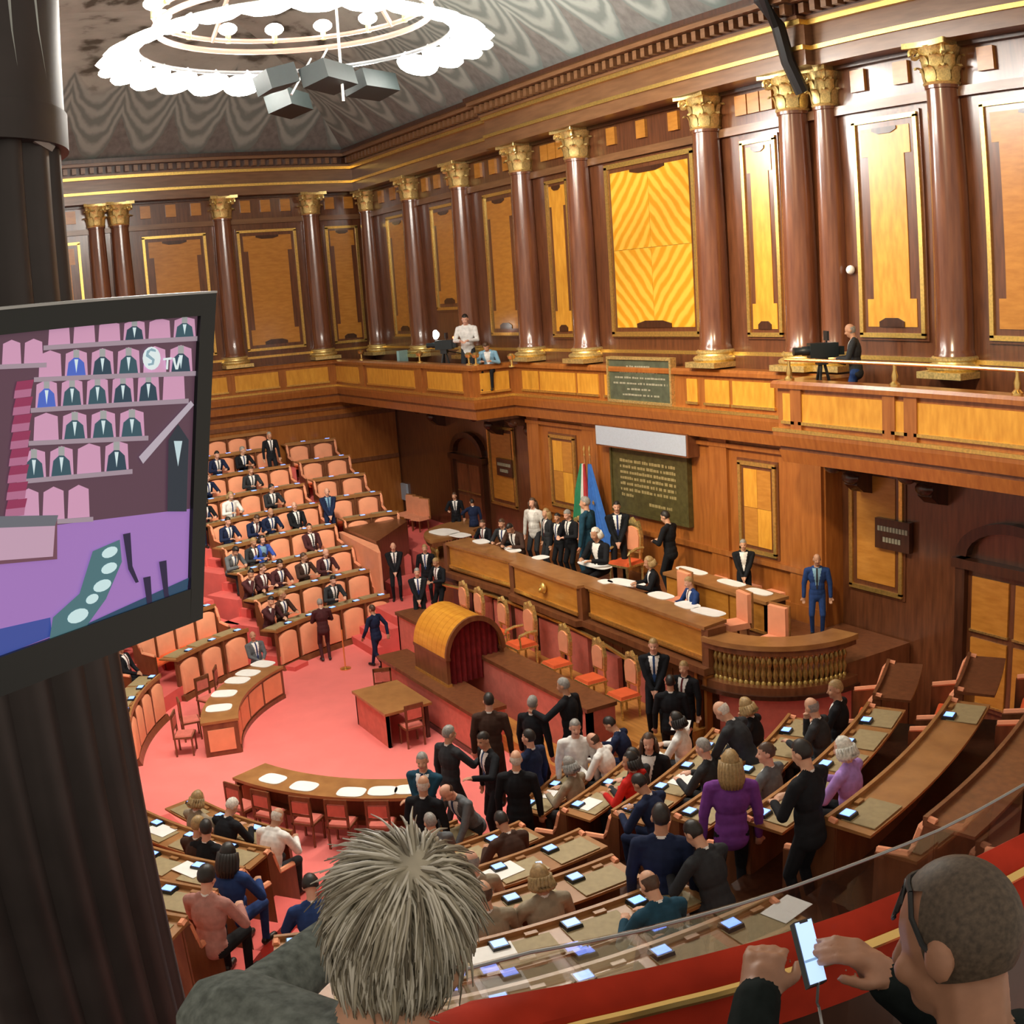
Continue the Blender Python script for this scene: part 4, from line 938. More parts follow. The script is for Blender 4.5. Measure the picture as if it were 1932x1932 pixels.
# block beside it, under the corner balcony
for i in range(4, 9):
    R = 7.1+0.65+1.27*(i-1); z = zrow(i)
    bench_row('corner', i, OC, R, z, ang(OC, R, -2.15, -1), ang(OC, R, -3.95, -1), '%s tier short bench of two pink seats under the corner balcony' % ORD[i-1])
    tier_floor('floor_tier', OC, R-1.27, R+0.07, z-1.23, ang(OC, R, -2.1, -1), ang(OC, R, -3.95, -1))
mb = MB(); a = [U(668, 985, z=2.6), U(731, 960, z=2.6)]
mb.prism([(-11.3, -2.1), (-10.6, -2.15), (-8.6, -4.0), (-8.5, -4.15), (-11.2, -4.1)], 0.0, 2.45); w_ = mb.build('trim_4', 'bench_wood'); struct(w_)
mb = MB(); mb.prism([(-11.2, -4.16), (-8.4, -4.16), (-7.4, -4.5), (-7.4, -4.58), (-11.2, -4.3)], 0.3, 2.35); w_ = mb.build('trim_5', 'pink_uphol'); struct(w_)
# lower blocks on the far side of the carpet
for i in range(1, 5):
    R = 7.05+1.33*(i-1); z = zrow(i)
    bench_row('bay', i, OB, R, z, -160.5+i*0.4, -138.5-0.8*(i-1), '%s tier bench curving behind the pink fronted curved desk' % ORD[i-1])
    bench_row('gate', i, OB, R-0.2, z, -128.5+0.5*(i-1), -104, '%s tier bench beyond the gap beside the dark gallery pillar' % ORD[i-1])
    if i > 1: tier_floor('floor_tier', OB, R-1.33, R+0.07, z-1.23, -165, -100)
# near blocks below the gallery
OL, OM, OR = (1.3, -5.3), (2.0, -10.3), (-2.5, -12.3)
for i in range(1, 6):
    R = 7.95+1.42*(i-1); z = zrow(i)
    bench_row('near_left', i, OL, R, z, -76 if i == 1 else -80+i, -57.0+(0, 4.4, 7.6, 10.2, 12.4)[i-1], '%s tier bench with leather desk pads next to the wooden aisle stairs' % ORD[i-1])
    if i > 1: tier_floor('floor_tier', OL, R-1.42, R+0.07, z-1.23, -85, -57.0+(0, 4.4, 7.6, 10.2, 12.4)[i-1]+0.3, 'stair_carpet')
MIDR = (9, 9.5, 8.0, 3.2, 1.5, 1.0)
for i in range(1, 7):
    R = 5.0+1.6*(i-1); z = zrow(i)
    bench_row('near_mid', i, OM, R, z, (-14, -17.5, -20, -21.5, -22.5, -23)[i-1], MIDR[i-1], '%s tier bench of leather topped desks under the glass gallery edge' % ORD[i-1])
    if i > 1: tier_floor('floor_tier', OM, R-1.6, R+0.07, z-1.23, (-14, -17.5, -20, -21.5, -22.5, -23)[i-1], MIDR[i-1]+0.5, 'bench_wood')
def angr(R, off): return math.degrees(math.asin(off/R))
for i in range(1, 9):
    R = 10.3+1.36*(i-1); z = zrow(i)
    bench_row('near_right', i, OR, R, z, angr(R, 3.87), angr(R, (5.3, 6.3, 6.9, 7.4, 7.7, 7.7, 7.7, 7.7)[i-1]), '%s tier bench in the crowded block below the gilt balustrade' % ORD[i-1])
    if i > 1: tier_floor('floor_tier', OR, R-1.36, R+0.07, z-1.23, angr(R, 3.0), angr(R, (5.3, 6.4, 7.0, 7.6, 8.0, 8.0, 8.0, 8.0)[i-1]), 'dark_wood')  # dark floor colour stands in for the shade between the rows
for i in range(5, 9):
    R = 10.3+1.36*(i-1); z = zrow(i)
    bench_row('door_side', i, OR, R, z, angr(R, 8.1), angr(R, 9.4), '%s tier empty short bench near the panelled double door' % ORD[i-1])
    tier_floor('floor_tier', OR, R-1.36, R+0.07, z-1.23, angr(R, 8.0), angr(R, 9.5), 'dark_wood')  # floor darkened here too, shade between benches put into its colour
# wooden aisle stairs with a red runner between the two near blocks
for k in range(1, 6):
    z = zrow(k)-0.72
    for j in (0, 1):
        zz = z-0.26*(1-j) if k > 1 or j else 0.2
        pts = []
        for d0 in (0.0, 0.72):
            R = 7.95+1.42*(k-1)+0.2+0.71*j+d0; a = math.radians(-57.0+(0, 4.4, 7.6, 10.2, 12.4)[k-1]+0.6); pts.append((OL[0]+R*math.cos(a), OL[1]+R*math.sin(a)))
        R = 5.0+1.6*(k-1)+0.2+0.8*j; qs = []
        for d0 in (0.8, 0.0):
            a = math.radians((-14, -17.5, -20, -21.5, -22.5)[k-1]-0.6); qs.append((OM[0]+(R+d0)*math.cos(a), OM[1]+(R+d0)*math.sin(a)))
        P = pts+qs
        mb = MB(); mb.prism(P, 0, max(0.1, zz)); st = struct(mb.build('floor_step', 'floor_wood'))
        def lerp(a, b, t): return (a[0]+(b[0]-a[0])*t, a[1]+(b[1]-a[1])*t)
        mb = MB(); mb.prism([lerp(P[0], P[3], 0.3), lerp(P[1], P[2], 0.3), lerp(P[1], P[2], 0.8), lerp(P[0], P[3], 0.8)], max(0.1, zz)-0.005, max(0.1, zz)+0.012); mb.build('runner', 'carpet', st)
for k in range(2, 9):
    R = 7.1+1.30*(k-1); z = zrow(k)-1.23
    tier_floor('floor_step', OC, R-1.75, R-1.30, z-0.26, ang(OC, R, -8.35, -1), ang(OC, R, -8.95, -1))
    tier_floor('floor_step', OC, R-1.75, R-1.30, z-0.26, ang(OC, R, -4.0, -1), ang(OC, R, -4.5, -1), 'dark_wood')

# ================================================================ PEOPLE
def rotx(p, piv, a):
    # a > 0 tips the point forward (towards +y)
    y, z = p[1]-piv[1], p[2]-piv[2]; c, s = math.cos(a), math.sin(a)
    return Vector((p[0], piv[1]+y*c+z*s, piv[2]-y*s+z*c))
def rotz(p, piv, a):
    x, y = p[0]-piv[0], p[1]-piv[1]; c, s = math.cos(a), math.sin(a)
    return Vector((piv[0]+x*c-y*s, piv[1]+x*s+y*c, p[2]))
def ik(a, b, l1, l2, pole):
    a, b = Vector(a), Vector(b); d = b-a; L = min(d.length, (l1+l2)*0.995); dn = d.normalized()
    x = (l1*l1-l2*l2+L*L)/(2*L); h = math.sqrt(max(0, l1*l1-x*x))
    p = Vector(pole); p = (p-dn*p.dot(dn))
    if p.length < 1e-4: p = Vector((0, 0, -1))
    return a+dn*x+p.normalized()*h, a+dn*L
def ell_mesh(mb, c, r, tf):
    vs0 = len(mb.v); mb.ball(c, r, 12, 9); 
    for i in range(vs0, len(mb.v)): mb.v[i] = tuple(tf(mb.v[i]))
def cap_mesh(mb, a, b, ra, rb, seg=9):
    a, b = Vector(a), Vector(b); d = (b-a); L = d.length; n = d.normalized() if L > 1e-6 else Vector((0, 0, 1))
    path, rs = [], []
    for k in range(4): t = math.pi/2*(k+0.25)/4.0; path.append(a-n*ra*math.cos(t)); rs.append(ra*math.sin(t))
    for k in range(4): t = math.pi/2*(k)/4.0; path.append(b+n*rb*math.sin(t)); rs.append(max(rb*math.cos(t), 0.002))
    mb.tube(path, rs, seg)
def seg_dist(p, a, b, ra, rb):
    ab = b-a; t = max(0, min(1, (p-a).dot(ab)/max(ab.dot(ab), 1e-9))); return (p-(a+ab*t)).length-(ra+(rb-ra)*t)
SLOTS = ['skin', 'jacket', 'shirt', 'tie', 'trousers', 'shoe', 'eye', 'lip']
class Pose:
    def __init__(s, sit=False, lean=0.0, hp=0.0, hy=0.0, wl=None, wr=None, fl=None, fr=None, skirt=False, bust=False, belly=0.0, voxel=0.0125, fingers=True, headscale=1.0, curl=0.5, bulk=0.0, shrug=0.0):
        s.lean, s.hp, s.hy = lean, hp, hy
        s.piv = Vector((0, 0, 0.56 if sit else 0.93)); s.sh = s.piv.z-0.93
        s.neck = (0, -0.005, 1.50)
        s.prims = []     # (kind, data, label)
        mb = MB()
        T = s.T; H = s.H
        def E(c, r, lab, tf=T): ell_mesh(mb, c, r, tf); s.prims.append(('e', (Vector(c), r, tf), lab))
        def Cp(a, b, ra, rb, lab): cap_mesh(mb, a, b, ra, rb); s.prims.append(('c', (Vector(a), Vector(b), ra, rb), lab))
        # head
        E((0, 0.005, 1.650), (0.074, 0.094, 0.100), 'skin', H); E((0, 0.040, 1.588), (0.056, 0.062, 0.068), 'skin', H); E((0, 0.055, 1.552), (0.040, 0.045, 0.034), 'skin', H)
        Cp(H((0, 0.098, 1.640)), H((0, 0.116, 1.606)), 0.010, 0.015, 'skin')
        for sx in (-1, 1): E((0.077*sx, -0.004, 1.622), (0.012, 0.024, 0.032), 'skin', H); E((0.034*sx, 0.075, 1.600), (0.026, 0.026, 0.026), 'skin', H)
        Cp(T((0, -0.012, 1.43)), H((0, -0.002, 1.57)), 0.060, 0.056, 'skin')
        # torso
        E((0, -bulk*0.5, 1.27+shrug), (0.188+bulk, 0.128+bulk, 0.21), 'jacket'); E((0, 0.012+belly*0.4, 1.07), (0.158+belly*0.3, 0.118+belly, 0.19), 'jacket'); E((0, 0, 0.95), (0.170, 0.125, 0.15), 'jacket')
        Cp(T((-0.155-bulk, -0.005-bulk*0.4, 1.400+shrug)), T((0.155+bulk, -0.005-bulk*0.4, 1.400+shrug)), 0.072+bulk*0.6, 0.072+bulk*0.6, 'jacket'); Cp(T((-0.07, -0.015, 1.45)), T((0.07, -0.015, 1.45)), 0.05, 0.05, 'jacket')
        if bust:
            for sx in (-1, 1): E((0.075*sx, 0.075, 1.27), (0.075, 0.075, 0.08), 'jacket')
        hips = [T((0.09*sx, 0, 0.92)) for sx in (-1, 1)]
        if sit: feet = [fl or (-0.12, 0.40, 0.05), fr or (0.12, 0.40, 0.05)]
        else: feet = [fl or (-0.10, 0.0, 0.05), fr or (0.10, 0.0, 0.05)]
        if not sit and not skirt: E((0, -0.005, 0.86), (0.178, 0.13, 0.13), 'jacket')
        for sx, h, ft in zip((-1, 1), hips, feet):
            hp_ = Vector((0.09*sx, 0, s.piv.z-0.02)); ft = Vector(ft)
            kn, an = ik(hp_, ft+Vector((0, 0, 0.03)), 0.44, 0.43, (0.12*sx, 1, 0.25 if sit else 0))
            Cp(hp_, kn, 0.088, 0.064, 'jacket' if skirt else 'trousers'); Cp(kn, an, 0.060, 0.043, 'skin' if skirt else 'trousers')
            Cp(ft+Vector((0, -0.03, 0.0)), ft+Vector((0.02*sx, 0.15, -0.01)), 0.045, 0.038, 'shoe')
        for sx, w in ((-1, wl), (1, wr)):
            S = T(((0.205+bulk)*sx, -0.005, 1.390+shrug))
            if w is None: w = T((0.27*sx, 0.05, 0.86))
            el, wr_ = ik(S, Vector(w), 0.285, 0.255, (0.75*sx, -0.5, -0.7))
            Cp(S, el, 0.066+bulk*0.6, 0.056+bulk*0.4, 'sleeve'); Cp(el, wr_, 0.054+bulk*0.3, 0.043, 'sleeve')
            s.hand(mb, wr_, (wr_-el).normalized(), sx, fingers, curl)
        s.mesh = s.finish(mb, voxel)
    def T(s, p):
        p = Vector(p); p = Vector((p.x, p.y, p.z+s.sh)); return rotx(p, s.piv, s.lean)
    def H(s, p):
        n = Vector(s.neck); p = Vector(p); p = rotz(p, n, s.hy); p = rotx(p, n, s.hp); return s.T(p)
    def hand(s, mb, w, d, sx, fingers, curl):
        up = Vector((0, 0, 1)); side = d.cross(up)
        if side.length < 0.2: side = Vector((0, 1, 0)).cross(d)
        side.normalize(); nrm = side.cross(d).normalized()
        def Cp(a, b, ra, rb, lab='hand'): cap_mesh(mb, a, b, ra, rb, 7); s.prims.append(('c', (Vector(a), Vector(b), ra, rb), lab))
        Cp(w-d*0.01, w+d*0.05, 0.030, 0.030)
        for k in (-1, 0, 1): Cp(w+d*0.03+side*0.018*k, w+d*0.085+side*0.022*k, 0.020, 0.017)
        inn = -sx
        for k, L in zip((-1.5, -0.5, 0.5, 1.5), (0.062, 0.078, 0.074, 0.060) if sx > 0 else (0.060, 0.074, 0.078, 0.062)):
            b0 = w+d*0.088+side*0.0205*k; dd = (d-nrm*curl*0.6).normalized(); b1 = b0+dd*L*0.55; d2 = (d-nrm*curl*1.6).normalized()
            Cp(b0, b1, 0.0100, 0.0090); Cp(b1, b1+d2*L*0.5, 0.0090, 0.0080)
        t0 = w+d*0.03+side*0.03*inn; Cp(t0, t0+d*0.035+side*0.028*inn-nrm*0.012, 0.0135, 0.0115); Cp(t0+d*0.035+side*0.028*inn-nrm*0.012, t0+d*0.07+side*0.026*inn-nrm*0.028, 0.0115, 0.0095)
    def finish(s, mb, voxel):
        me = bpy.data.meshes.new('raw'); me.from_pydata(mb.v, [], mb.f); me.update()
        bm = bmesh.new(); bm.from_mesh(me); bmesh.ops.recalc_face_normals(bm, faces=bm.faces); bm.to_mesh(me); bm.free()
        ob = bpy.data.objects.new('raw', me); COL.objects.link(ob)
        md = ob.modifiers.new('r', 'REMESH'); md.mode = 'VOXEL'; md.voxel_size = voxel
        sm = ob.modifiers.new('s', 'SMOOTH'); sm.factor = 0.5; sm.iterations = 2
        dg = bpy.context.evaluated_depsgraph_get(); dg.update()
        out = bpy.data.meshes.new_from_object(ob.evaluated_get(dg)); out.name = 'person_body'
        bpy.data.objects.remove(ob); bpy.data.meshes.remove(me)
        out.materials.clear()
        for k in SLOTS: out.materials.append(MATS['black'])
        # inverse of the torso and head frames, for the shirt front and the face
        def Ti(p): q = rotx(p, s.piv, -s.lean); return Vector((q.x, q.y, q.z-s.sh))
        def Hi(p): q = Ti(p); n = Vector(s.neck); q = rotx(q, n, -s.hp); return rotz(q, n, -s.hy)
        idx = {k: i for i, k in enumerate(SLOTS)}; idx['sleeve'] = idx['jacket']; idx['hand'] = idx['skin']
        pr = []
        for kind, dta, lab in s.prims:
            if kind == 'c': pr.append((dta, None, lab))
            else: pr.append((None, dta, lab))
        mis = []
        for pg in out.polygons:
            c = pg.center; best = 9; lab = 'jacket'
            for cc, ee, lb in pr:
                if cc is not None:
                    if (cc[0]-c).length > 0.75: continue
                    d = seg_dist(c, *cc)
                else:
                    q = Hi(c) if ee[2] == s.H else Ti(c); r = ee[1]; v = q-ee[0]
                    k = math.sqrt((v.x/r[0])**2+(v.y/r[1])**2+(v.z/r[2])**2); d = (k-1)*min(r)
                if d < best: best = d; lab = lb
            t = Ti(c); h = Hi(c)
            if lab in ('jacket', 'skin') and t.y > 0.015 and 1.02 < t.z < 1.475:
                wd = 0.012+(t.z-1.04)*0.20
                if t.z < 1.455 and abs(t.x) < wd and c.z > 0: lab = 'tie' if abs(t.x) < 0.020+max(0, 1.3-t.z)*0.03 else 'shirt'
                elif t.z >= 1.43 and lab == 'skin' and t.z < 1.47: lab = 'shirt'
            if lab == 'skin' and t.y <= 0.015 and t.z < 1.49 and t.z > 1.3: lab = 'shirt' if t.z > 1.47 else 'jacket'
            if lab == 'skin' and h.y > 0.05:
                if abs(abs(h.x)-0.032) < 0.0085 and abs(h.z-1.640) < 0.0055: lab = 'eye'
                elif abs(h.x) < 0.024 and abs(h.z-1.572) < 0.006 and h.y > 0.07: lab = 'lip'
            mis.append(idx[lab])
        out.polygons.foreach_set('material_index', mis); out.polygons.foreach_set('use_smooth', [True]*len(mis)); out.update()
        return out
    def hair(s, kind):
        key = '_h_'+kind
        if hasattr(s, key): return getattr(s, key)
        mb = MB(); seg, rings = 18, 14
        c = Vector((0, 0.0, 1.652)); r = (0.0790, 0.1005, 0.1070)
        vs, keep = [], []
        rr = random.Random(3)
        for j in range(rings+1):
            t = math.pi*j/rings
            for k in range(seg):
                a = 2*math.pi*k/seg; x, y, z = math.sin(t)*math.sin(a), math.sin(t)*math.cos(a), math.cos(t)
                jit = 1+rr.uniform(-0.02, 0.03)
                p = Vector((c.x+r[0]*x*jit, c.y+r[1]*y*jit, c.z+r[2]*z*jit))
                hz = {'short': 1.695 if y > 0.35 else (1.64 if y > 0.1 else 1.570), 'bald': 1.50, 'long': 1.705 if y > 0.3 else 1.42, 'bob': 1.705 if y > 0.3 else 1.56, 'thick': 1.685 if y > 0.25 else 1.58}[kind]
                if kind == 'thick': p = c+(p-c)*1.10
                if kind in ('long', 'bob') and y < 0.3: p = c+(p-c)*1.10
                ok = p.z > hz
                if ok and p.z < hz+0.022: p = c+(p-c)*0.945
                vs.append(p)
                if kind == 'bald': ok = (1.565 < p.z < 1.685) and y < 0.15
                keep.append(ok)
        fs = []
        for j in range(rings):
            for k in range(seg):
                q = (j*seg+k, j*seg+(k+1) % seg, (j+1)*seg+(k+1) % seg, (j+1)*seg+k)
                if sum(keep[i] for i in q) >= 3: fs.append(q)
        out = [s.H(p) for p in vs]; mb.add(out, fs)
        if kind in ('long', 'bob'):
            low = 1.40 if kind == 'long' else 1.53
            for k in range(13):
                a = math.radians(75+210*k/12); x, y = math.sin(a), math.cos(a)
                pts = [s.H(Vector((0.088*x, 0.105*y-0.005, 1.66))), s.H(Vector((0.098*x, 0.112*y-0.01, 1.58))), s.H(Vector((0.105*x, 0.10*y-0.03, (1.58+low)/2))), s.H(Vector((0.095*x, 0.09*y-0.035, low)))]
                mb.tube(pts, [0.024, 0.028, 0.030, 0.012], 6)
        me = mb.mesh('hair', 'black', 'all')
        setattr(s, key, me); return me
POSES = {
 'sit_desk': Pose(True, 0.16, 0.12, 0.0, (-0.14, 0.40, 0.80), (0.16, 0.38, 0.80)),
 'sit_write': Pose(True, 0.38, 0.35, 0.0, (-0.16, 0.46, 0.79), (0.12, 0.48, 0.79)),
 'sit_turn': Pose(True, 0.10, 0.05, 0.6, (-0.20, 0.34, 0.80), (0.05, 0.30, 0.80)),
 'sit_back': Pose(True, -0.10, 0.0, -0.3, (-0.08, 0.26, 0.68), (0.08, 0.28, 0.68)),
 'sit_chin': Pose(True, 0.25, 0.1, -0.4, (-0.16, 0.42, 0.79), (0.06, 0.28, 1.04), curl=1.2),
 'stand': Pose(False, 0.02, 0.08, 0.2),
 'clasp': Pose(False, 0.0, 0.10, 0.0, (-0.03, 0.20, 0.90), (0.04, 0.20, 0.90)),
 'gesture': Pose(False, 0.05, 0.05, -0.3, None, (0.22, 0.42, 1.18), (-0.12, -0.05, 0.05), (0.12, 0.08, 0.05)),
 'reach': Pose(False, 0.12, 0.15, 0.2, (-0.30, 0.45, 1.25), None, (-0.14, 0.1, 0.05), (0.1, -0.1, 0.05)),
 'walk': Pose(False, 0.06, 0.05, 0.0, (-0.25, 0.22, 0.92), (0.26, -0.18, 0.92), (-0.08, -0.28, 0.10), (0.09, 0.28, 0.05)),
 'hold': Pose(False, 0.06, 0.30, 0.0, (-0.10, 0.30, 1.12), (0.12, 0.30, 1.12), curl=1.1),
 'lean': Pose(False, 0.55, 0.25, 0.0, (-0.22, 0.52, 0.80), (0.22, 0.52, 0.80)),
 'cross': Pose(False, 0.0, 0.1, 0.3, (0.12, 0.22, 1.14), (-0.10, 0.24, 1.10), curl=1.0),
}
def cloth(c): return plain('cloth_%02x%02x%02x' % tuple(int(v*255) for v in c), c, 0.85, 0, 0.15, 14, spec=0.2)
JK = {'black': (0.010, 0.011, 0.014), 'navy': (0.012, 0.020, 0.055), 'charcoal': (0.030, 0.032, 0.036), 'grey': (0.12, 0.13, 0.14), 'brown': (0.055, 0.028, 0.020), 'maroon': (0.065, 0.020, 0.022),
      'blue': (0.05, 0.10, 0.42), 'white': (0.78, 0.77, 0.74), 'red': (0.52, 0.02, 0.015), 'purple': (0.17, 0.045, 0.26), 'lavender': (0.40, 0.24, 0.60), 'teal': (0.015, 0.06, 0.10), 'pinkish': (0.42, 0.20, 0.17),
      'pale': (0.60, 0.58, 0.55), 'beige': (0.30, 0.25, 0.18), 'midblue': (0.02, 0.05, 0.17), 'cyan': (0.20, 0.36, 0.48)}
HC = {'dark': (0.014, 0.010, 0.008), 'brown': (0.07, 0.035, 0.018), 'blond': (0.34, 0.22, 0.09), 'grey': (0.26, 0.25, 0.23), 'white': (0.66, 0.63, 0.56)}
SKIN = [plain('skin_fair', (0.60, 0.33, 0.21), 0.55, 0, 0.06, 20), plain('skin_tan', (0.48, 0.25, 0.15), 0.55, 0, 0.06, 20), plain('skin_pink', (0.66, 0.36, 0.25), 0.55, 0, 0.06, 20)]
LIP = plain('lip', (0.36, 0.11, 0.09), 0.5, 0, 0); EYE = plain('eye_dark', (0.03, 0.02, 0.016), 0.4, 0, 0)
SHOE = plain('shoe', (0.012, 0.010, 0.010), 0.35, 0, 0)
TIES = [cloth((0.10, 0.012, 0.015)), cloth((0.015, 0.03, 0.12)), cloth((0.03, 0.03, 0.035)), cloth((0.02, 0.05, 0.14))]
NP = 0
def person(x, y, z, face, pose, label, jacket='navy', hair='dark', hk='short', shirt='white', trousers=None, group=None, s=1.0, tie=True):
    # face: heading in radians of the direction looked at (atan2 style)
    global NP
    P = POSES[pose]; o = bpy.data.objects.new('person', P.mesh); COL.objects.link(o); NP += 1
    M = Matrix.Translation((x, y, z)) @ Matrix.Rotation(face-PI/2, 4, 'Z') @ Matrix.Diagonal((s, s, s, 1)); o.matrix_basis = M
    sk = SKIN[NP % 3]; sh = cloth(JK[shirt])
    mats = [sk, cloth(JK[jacket]), sh, TIES[NP % 4] if tie else sh, cloth(JK[trousers or ('charcoal' if jacket in ('grey', 'blue', 'white', 'beige', 'pale') else (jacket if jacket not in ('red', 'purple', 'lavender', 'pinkish', 'cyan') else 'black'))]), SHOE, EYE, LIP]
    for sl, m_ in zip(o.material_slots, mats): sl.link = 'OBJECT'; sl.material = m_
    if hk:
        h = bpy.data.objects.new('hair', P.hair(hk)); COL.objects.link(h); h.parent = o; h['kind'] = 'stuff'
        h.material_slots[0].link = 'OBJECT'; h.material_slots[0].material = plain('hair_'+hair, HC[hair], 0.5, 0, 0.25, 40)
    tag(o, label, 'person', group); return o
def face_to(x, y, tx, ty): return math.atan2(ty-y, tx-x)
HEADZ = {'sit_desk': 1.37, 'sit_write': 1.27, 'sit_turn': 1.38, 'sit_back': 1.38, 'sit_chin': 1.35, 'lean': 1.62}
BS = {'far': 1.12, 'bay': 1.1, 'near_left': 1.2, 'near_mid': 1.2, 'near_right': 1.2}
def seated(px, py, block, i, pose, label, jacket, hair, hk='short', dirn=None, **k):
    # head top at the pixel, seat on the floor of that tier
    R = ROWS[(block, i)]; z = R['f']; s = BS[block]; hz = z+HEADZ[pose]*s; p = U(px, py, z=hz); O = R['O']
    a = math.atan2(p.y-O[1], p.x-O[0]); rr = math.hypot(p.x-O[0], p.y-O[1])
    rr = min(max(rr, R['R']-0.55), R['R']-0.42)          # sits on the bench, not through its back
    x, y = O[0]+rr*math.cos(a), O[1]+rr*math.sin(a)
    f = a+PI if dirn is None else a+PI+dirn
    return person(x, y, z, f, pose, label, jacket, hair, hk, s=s, **k)
def standing(px, py, z, pose, label, jacket, hair, hk='short', look=None, s=1.0, face=None, y=None, **k):
    if y is None: p = U(px, py, z=z+HEADZ.get(pose, 1.74)*s)
    else: p = U(px, py, y=y); s = max(0.85, min(1.4, (p.z-z)/HEADZ.get(pose, 1.74)))
    f = face if face is not None else face_to(p.x, p.y, *(look or (0, -6.5)))
    return person(p.x, p.y, z, f, pose, label, jacket, hair, hk, s=s, **k)
CAMXY = (CAM.x, CAM.y)
WEAR = {'black': 'black suit', 'navy': 'navy suit', 'charcoal': 'charcoal suit', 'grey': 'grey suit', 'brown': 'brown suit', 'maroon': 'dark maroon jacket', 'blue': 'bright blue jacket', 'white': 'white jacket', 'teal': 'dark teal jacket', 'pale': 'pale top', 'red': 'red dress', 'purple': 'purple jacket', 'lavender': 'lavender blouse', 'pinkish': 'dusty pink dress', 'midblue': 'blue suit', 'beige': 'beige jacket', 'cyan': 'light blue shirt'}
DO = {'sit_desk': 'hands on desk', 'sit_write': 'bent over papers', 'sit_turn': 'turned aside', 'sit_back': 'leaning back', 'sit_chin': 'chin on hand'}
HN = {'short': 'short hair', 'bald': 'balding', 'long': 'long hair', 'bob': 'bobbed hair', 'thick': 'thick hair'}
def hdesc(hair, hk): return ('balding person' if hk == 'bald' else '%s haired person' % {'dark': 'dark', 'brown': 'brown', 'blond': 'blond', 'grey': 'grey', 'white': 'white'}[hair])
def crowd(block, where, rows):
    for (i, px, py, pose, jk, hr, hk, *ex) in rows:
        lab = '%s in %s %s, %s %s' % (hdesc(hr, hk), WEAR[jk], DO[pose], ORD[i-1]+' tier', where)
        seated(px, py, block, i, pose, lab, jk, hr, hk, **(ex[0] if ex else {}))
crowd('far', 'by end wall', [
 (8, 400, 872, 'sit_desk', 'black', 'dark', 'short'), (8, 459, 858, 'sit_desk', 'navy', 'dark', 'short'), (8, 500, 850, 'sit_turn', 'black', 'grey', 'short'),
 (7, 410, 911, 'sit_write', 'navy', 'dark', 'short'), (7, 457, 902, 'sit_turn', 'navy', 'brown', 'short'), (7, 523, 889, 'sit_desk', 'charcoal', 'brown', 'short'),
 (6, 394, 942, 'sit_desk', 'navy', 'blond', 'short'), (6, 440, 945, 'sit_desk', 'black', 'dark', 'long'), (6, 479, 935, 'sit_desk', 'white', 'blond', 'bob'), (6, 553, 922, 'sit_turn', 'charcoal', 'dark', 'short'),
 (5, 463, 980, 'sit_desk', 'navy', 'dark', 'short'), (5, 508, 977, 'sit_write', 'navy', 'brown', 'short'), (5, 542, 965, 'sit_desk', 'navy', 'blond', 'bald'), (5, 579, 953, 'sit_back', 'black', 'grey', 'bald'),
 (4, 466, 1036, 'sit_write', 'grey', 'dark', 'thick'), (4, 496, 1017, 'sit_desk', 'charcoal', 'blond', 'short'), (4, 538, 1018, 'sit_desk', 'blue', 'dark', 'bob', {'shirt': 'cyan', 'tie': False}), (4, 607, 994, 'sit_back', 'maroon', 'dark', 'short'),
 (3, 490, 1076, 'sit_chin', 'maroon', 'dark', 'short'), (3, 533, 1069, 'sit_turn', 'maroon', 'brown', 'short'), (3, 564, 1062, 'sit_desk', 'maroon', 'dark', 'thick'), (3, 614, 1052, 'sit_turn', 'brown', 'brown', 'short'), (3, 641, 1042, 'sit_desk', 'maroon', 'grey', 'bald'),
 (2, 512, 1125, 'sit_chin', 'maroon', 'dark', 'short'), (2, 564, 1117, 'sit_turn', 'brown', 'blond', 'short'), (2, 645, 1090, 'sit_desk', 'charcoal', 'dark', 'short')])
crowd('bay', 'behind pink fronted desk', [(3, 396, 1112, 'sit_desk', 'grey', 'grey', 'short'), (2, 252, 1212, 'sit_back', 'black', 'dark', 'short')])
crowd('near_left', 'beside wooden stairs', [
 (2, 315, 1520, 'sit_desk', 'beige', 'blond', 'bob'), (2, 400, 1530, 'sit_write', 'black', 'white', 'short'), (2, 462, 1572, 'sit_write', 'white', 'white', 'bald'),
 (3, 345, 1574, 'sit_turn', 'black', 'dark', 'short'), (3, 292, 1590, 'sit_desk', 'brown', 'blond', 'short'), (4, 384, 1632, 'sit_desk', 'midblue', 'dark', 'long'), (5, 330, 1690, 'sit_desk', 'pinkish', 'dark', 'thick')])
crowd('near_mid', 'under glass edge', [
 (2, 884, 1600, 'sit_desk', 'grey', 'grey', 'short'), (3, 1061, 1612, 'sit_write', 'brown', 'dark', 'short'), (4, 940, 1664, 'sit_desk', 'beige', 'grey', 'bald'), (5, 968, 1738, 'sit_desk', 'beige', 'brown', 'bald'), (5, 1076, 1690, 'sit_desk', 'beige', 'blond', 'bob'),
 (4, 586, 1686, 'sit_write', 'midblue', 'dark', 'thick'), (6, 1280, 1690, 'sit_write', 'teal', 'brown', 'bald')])
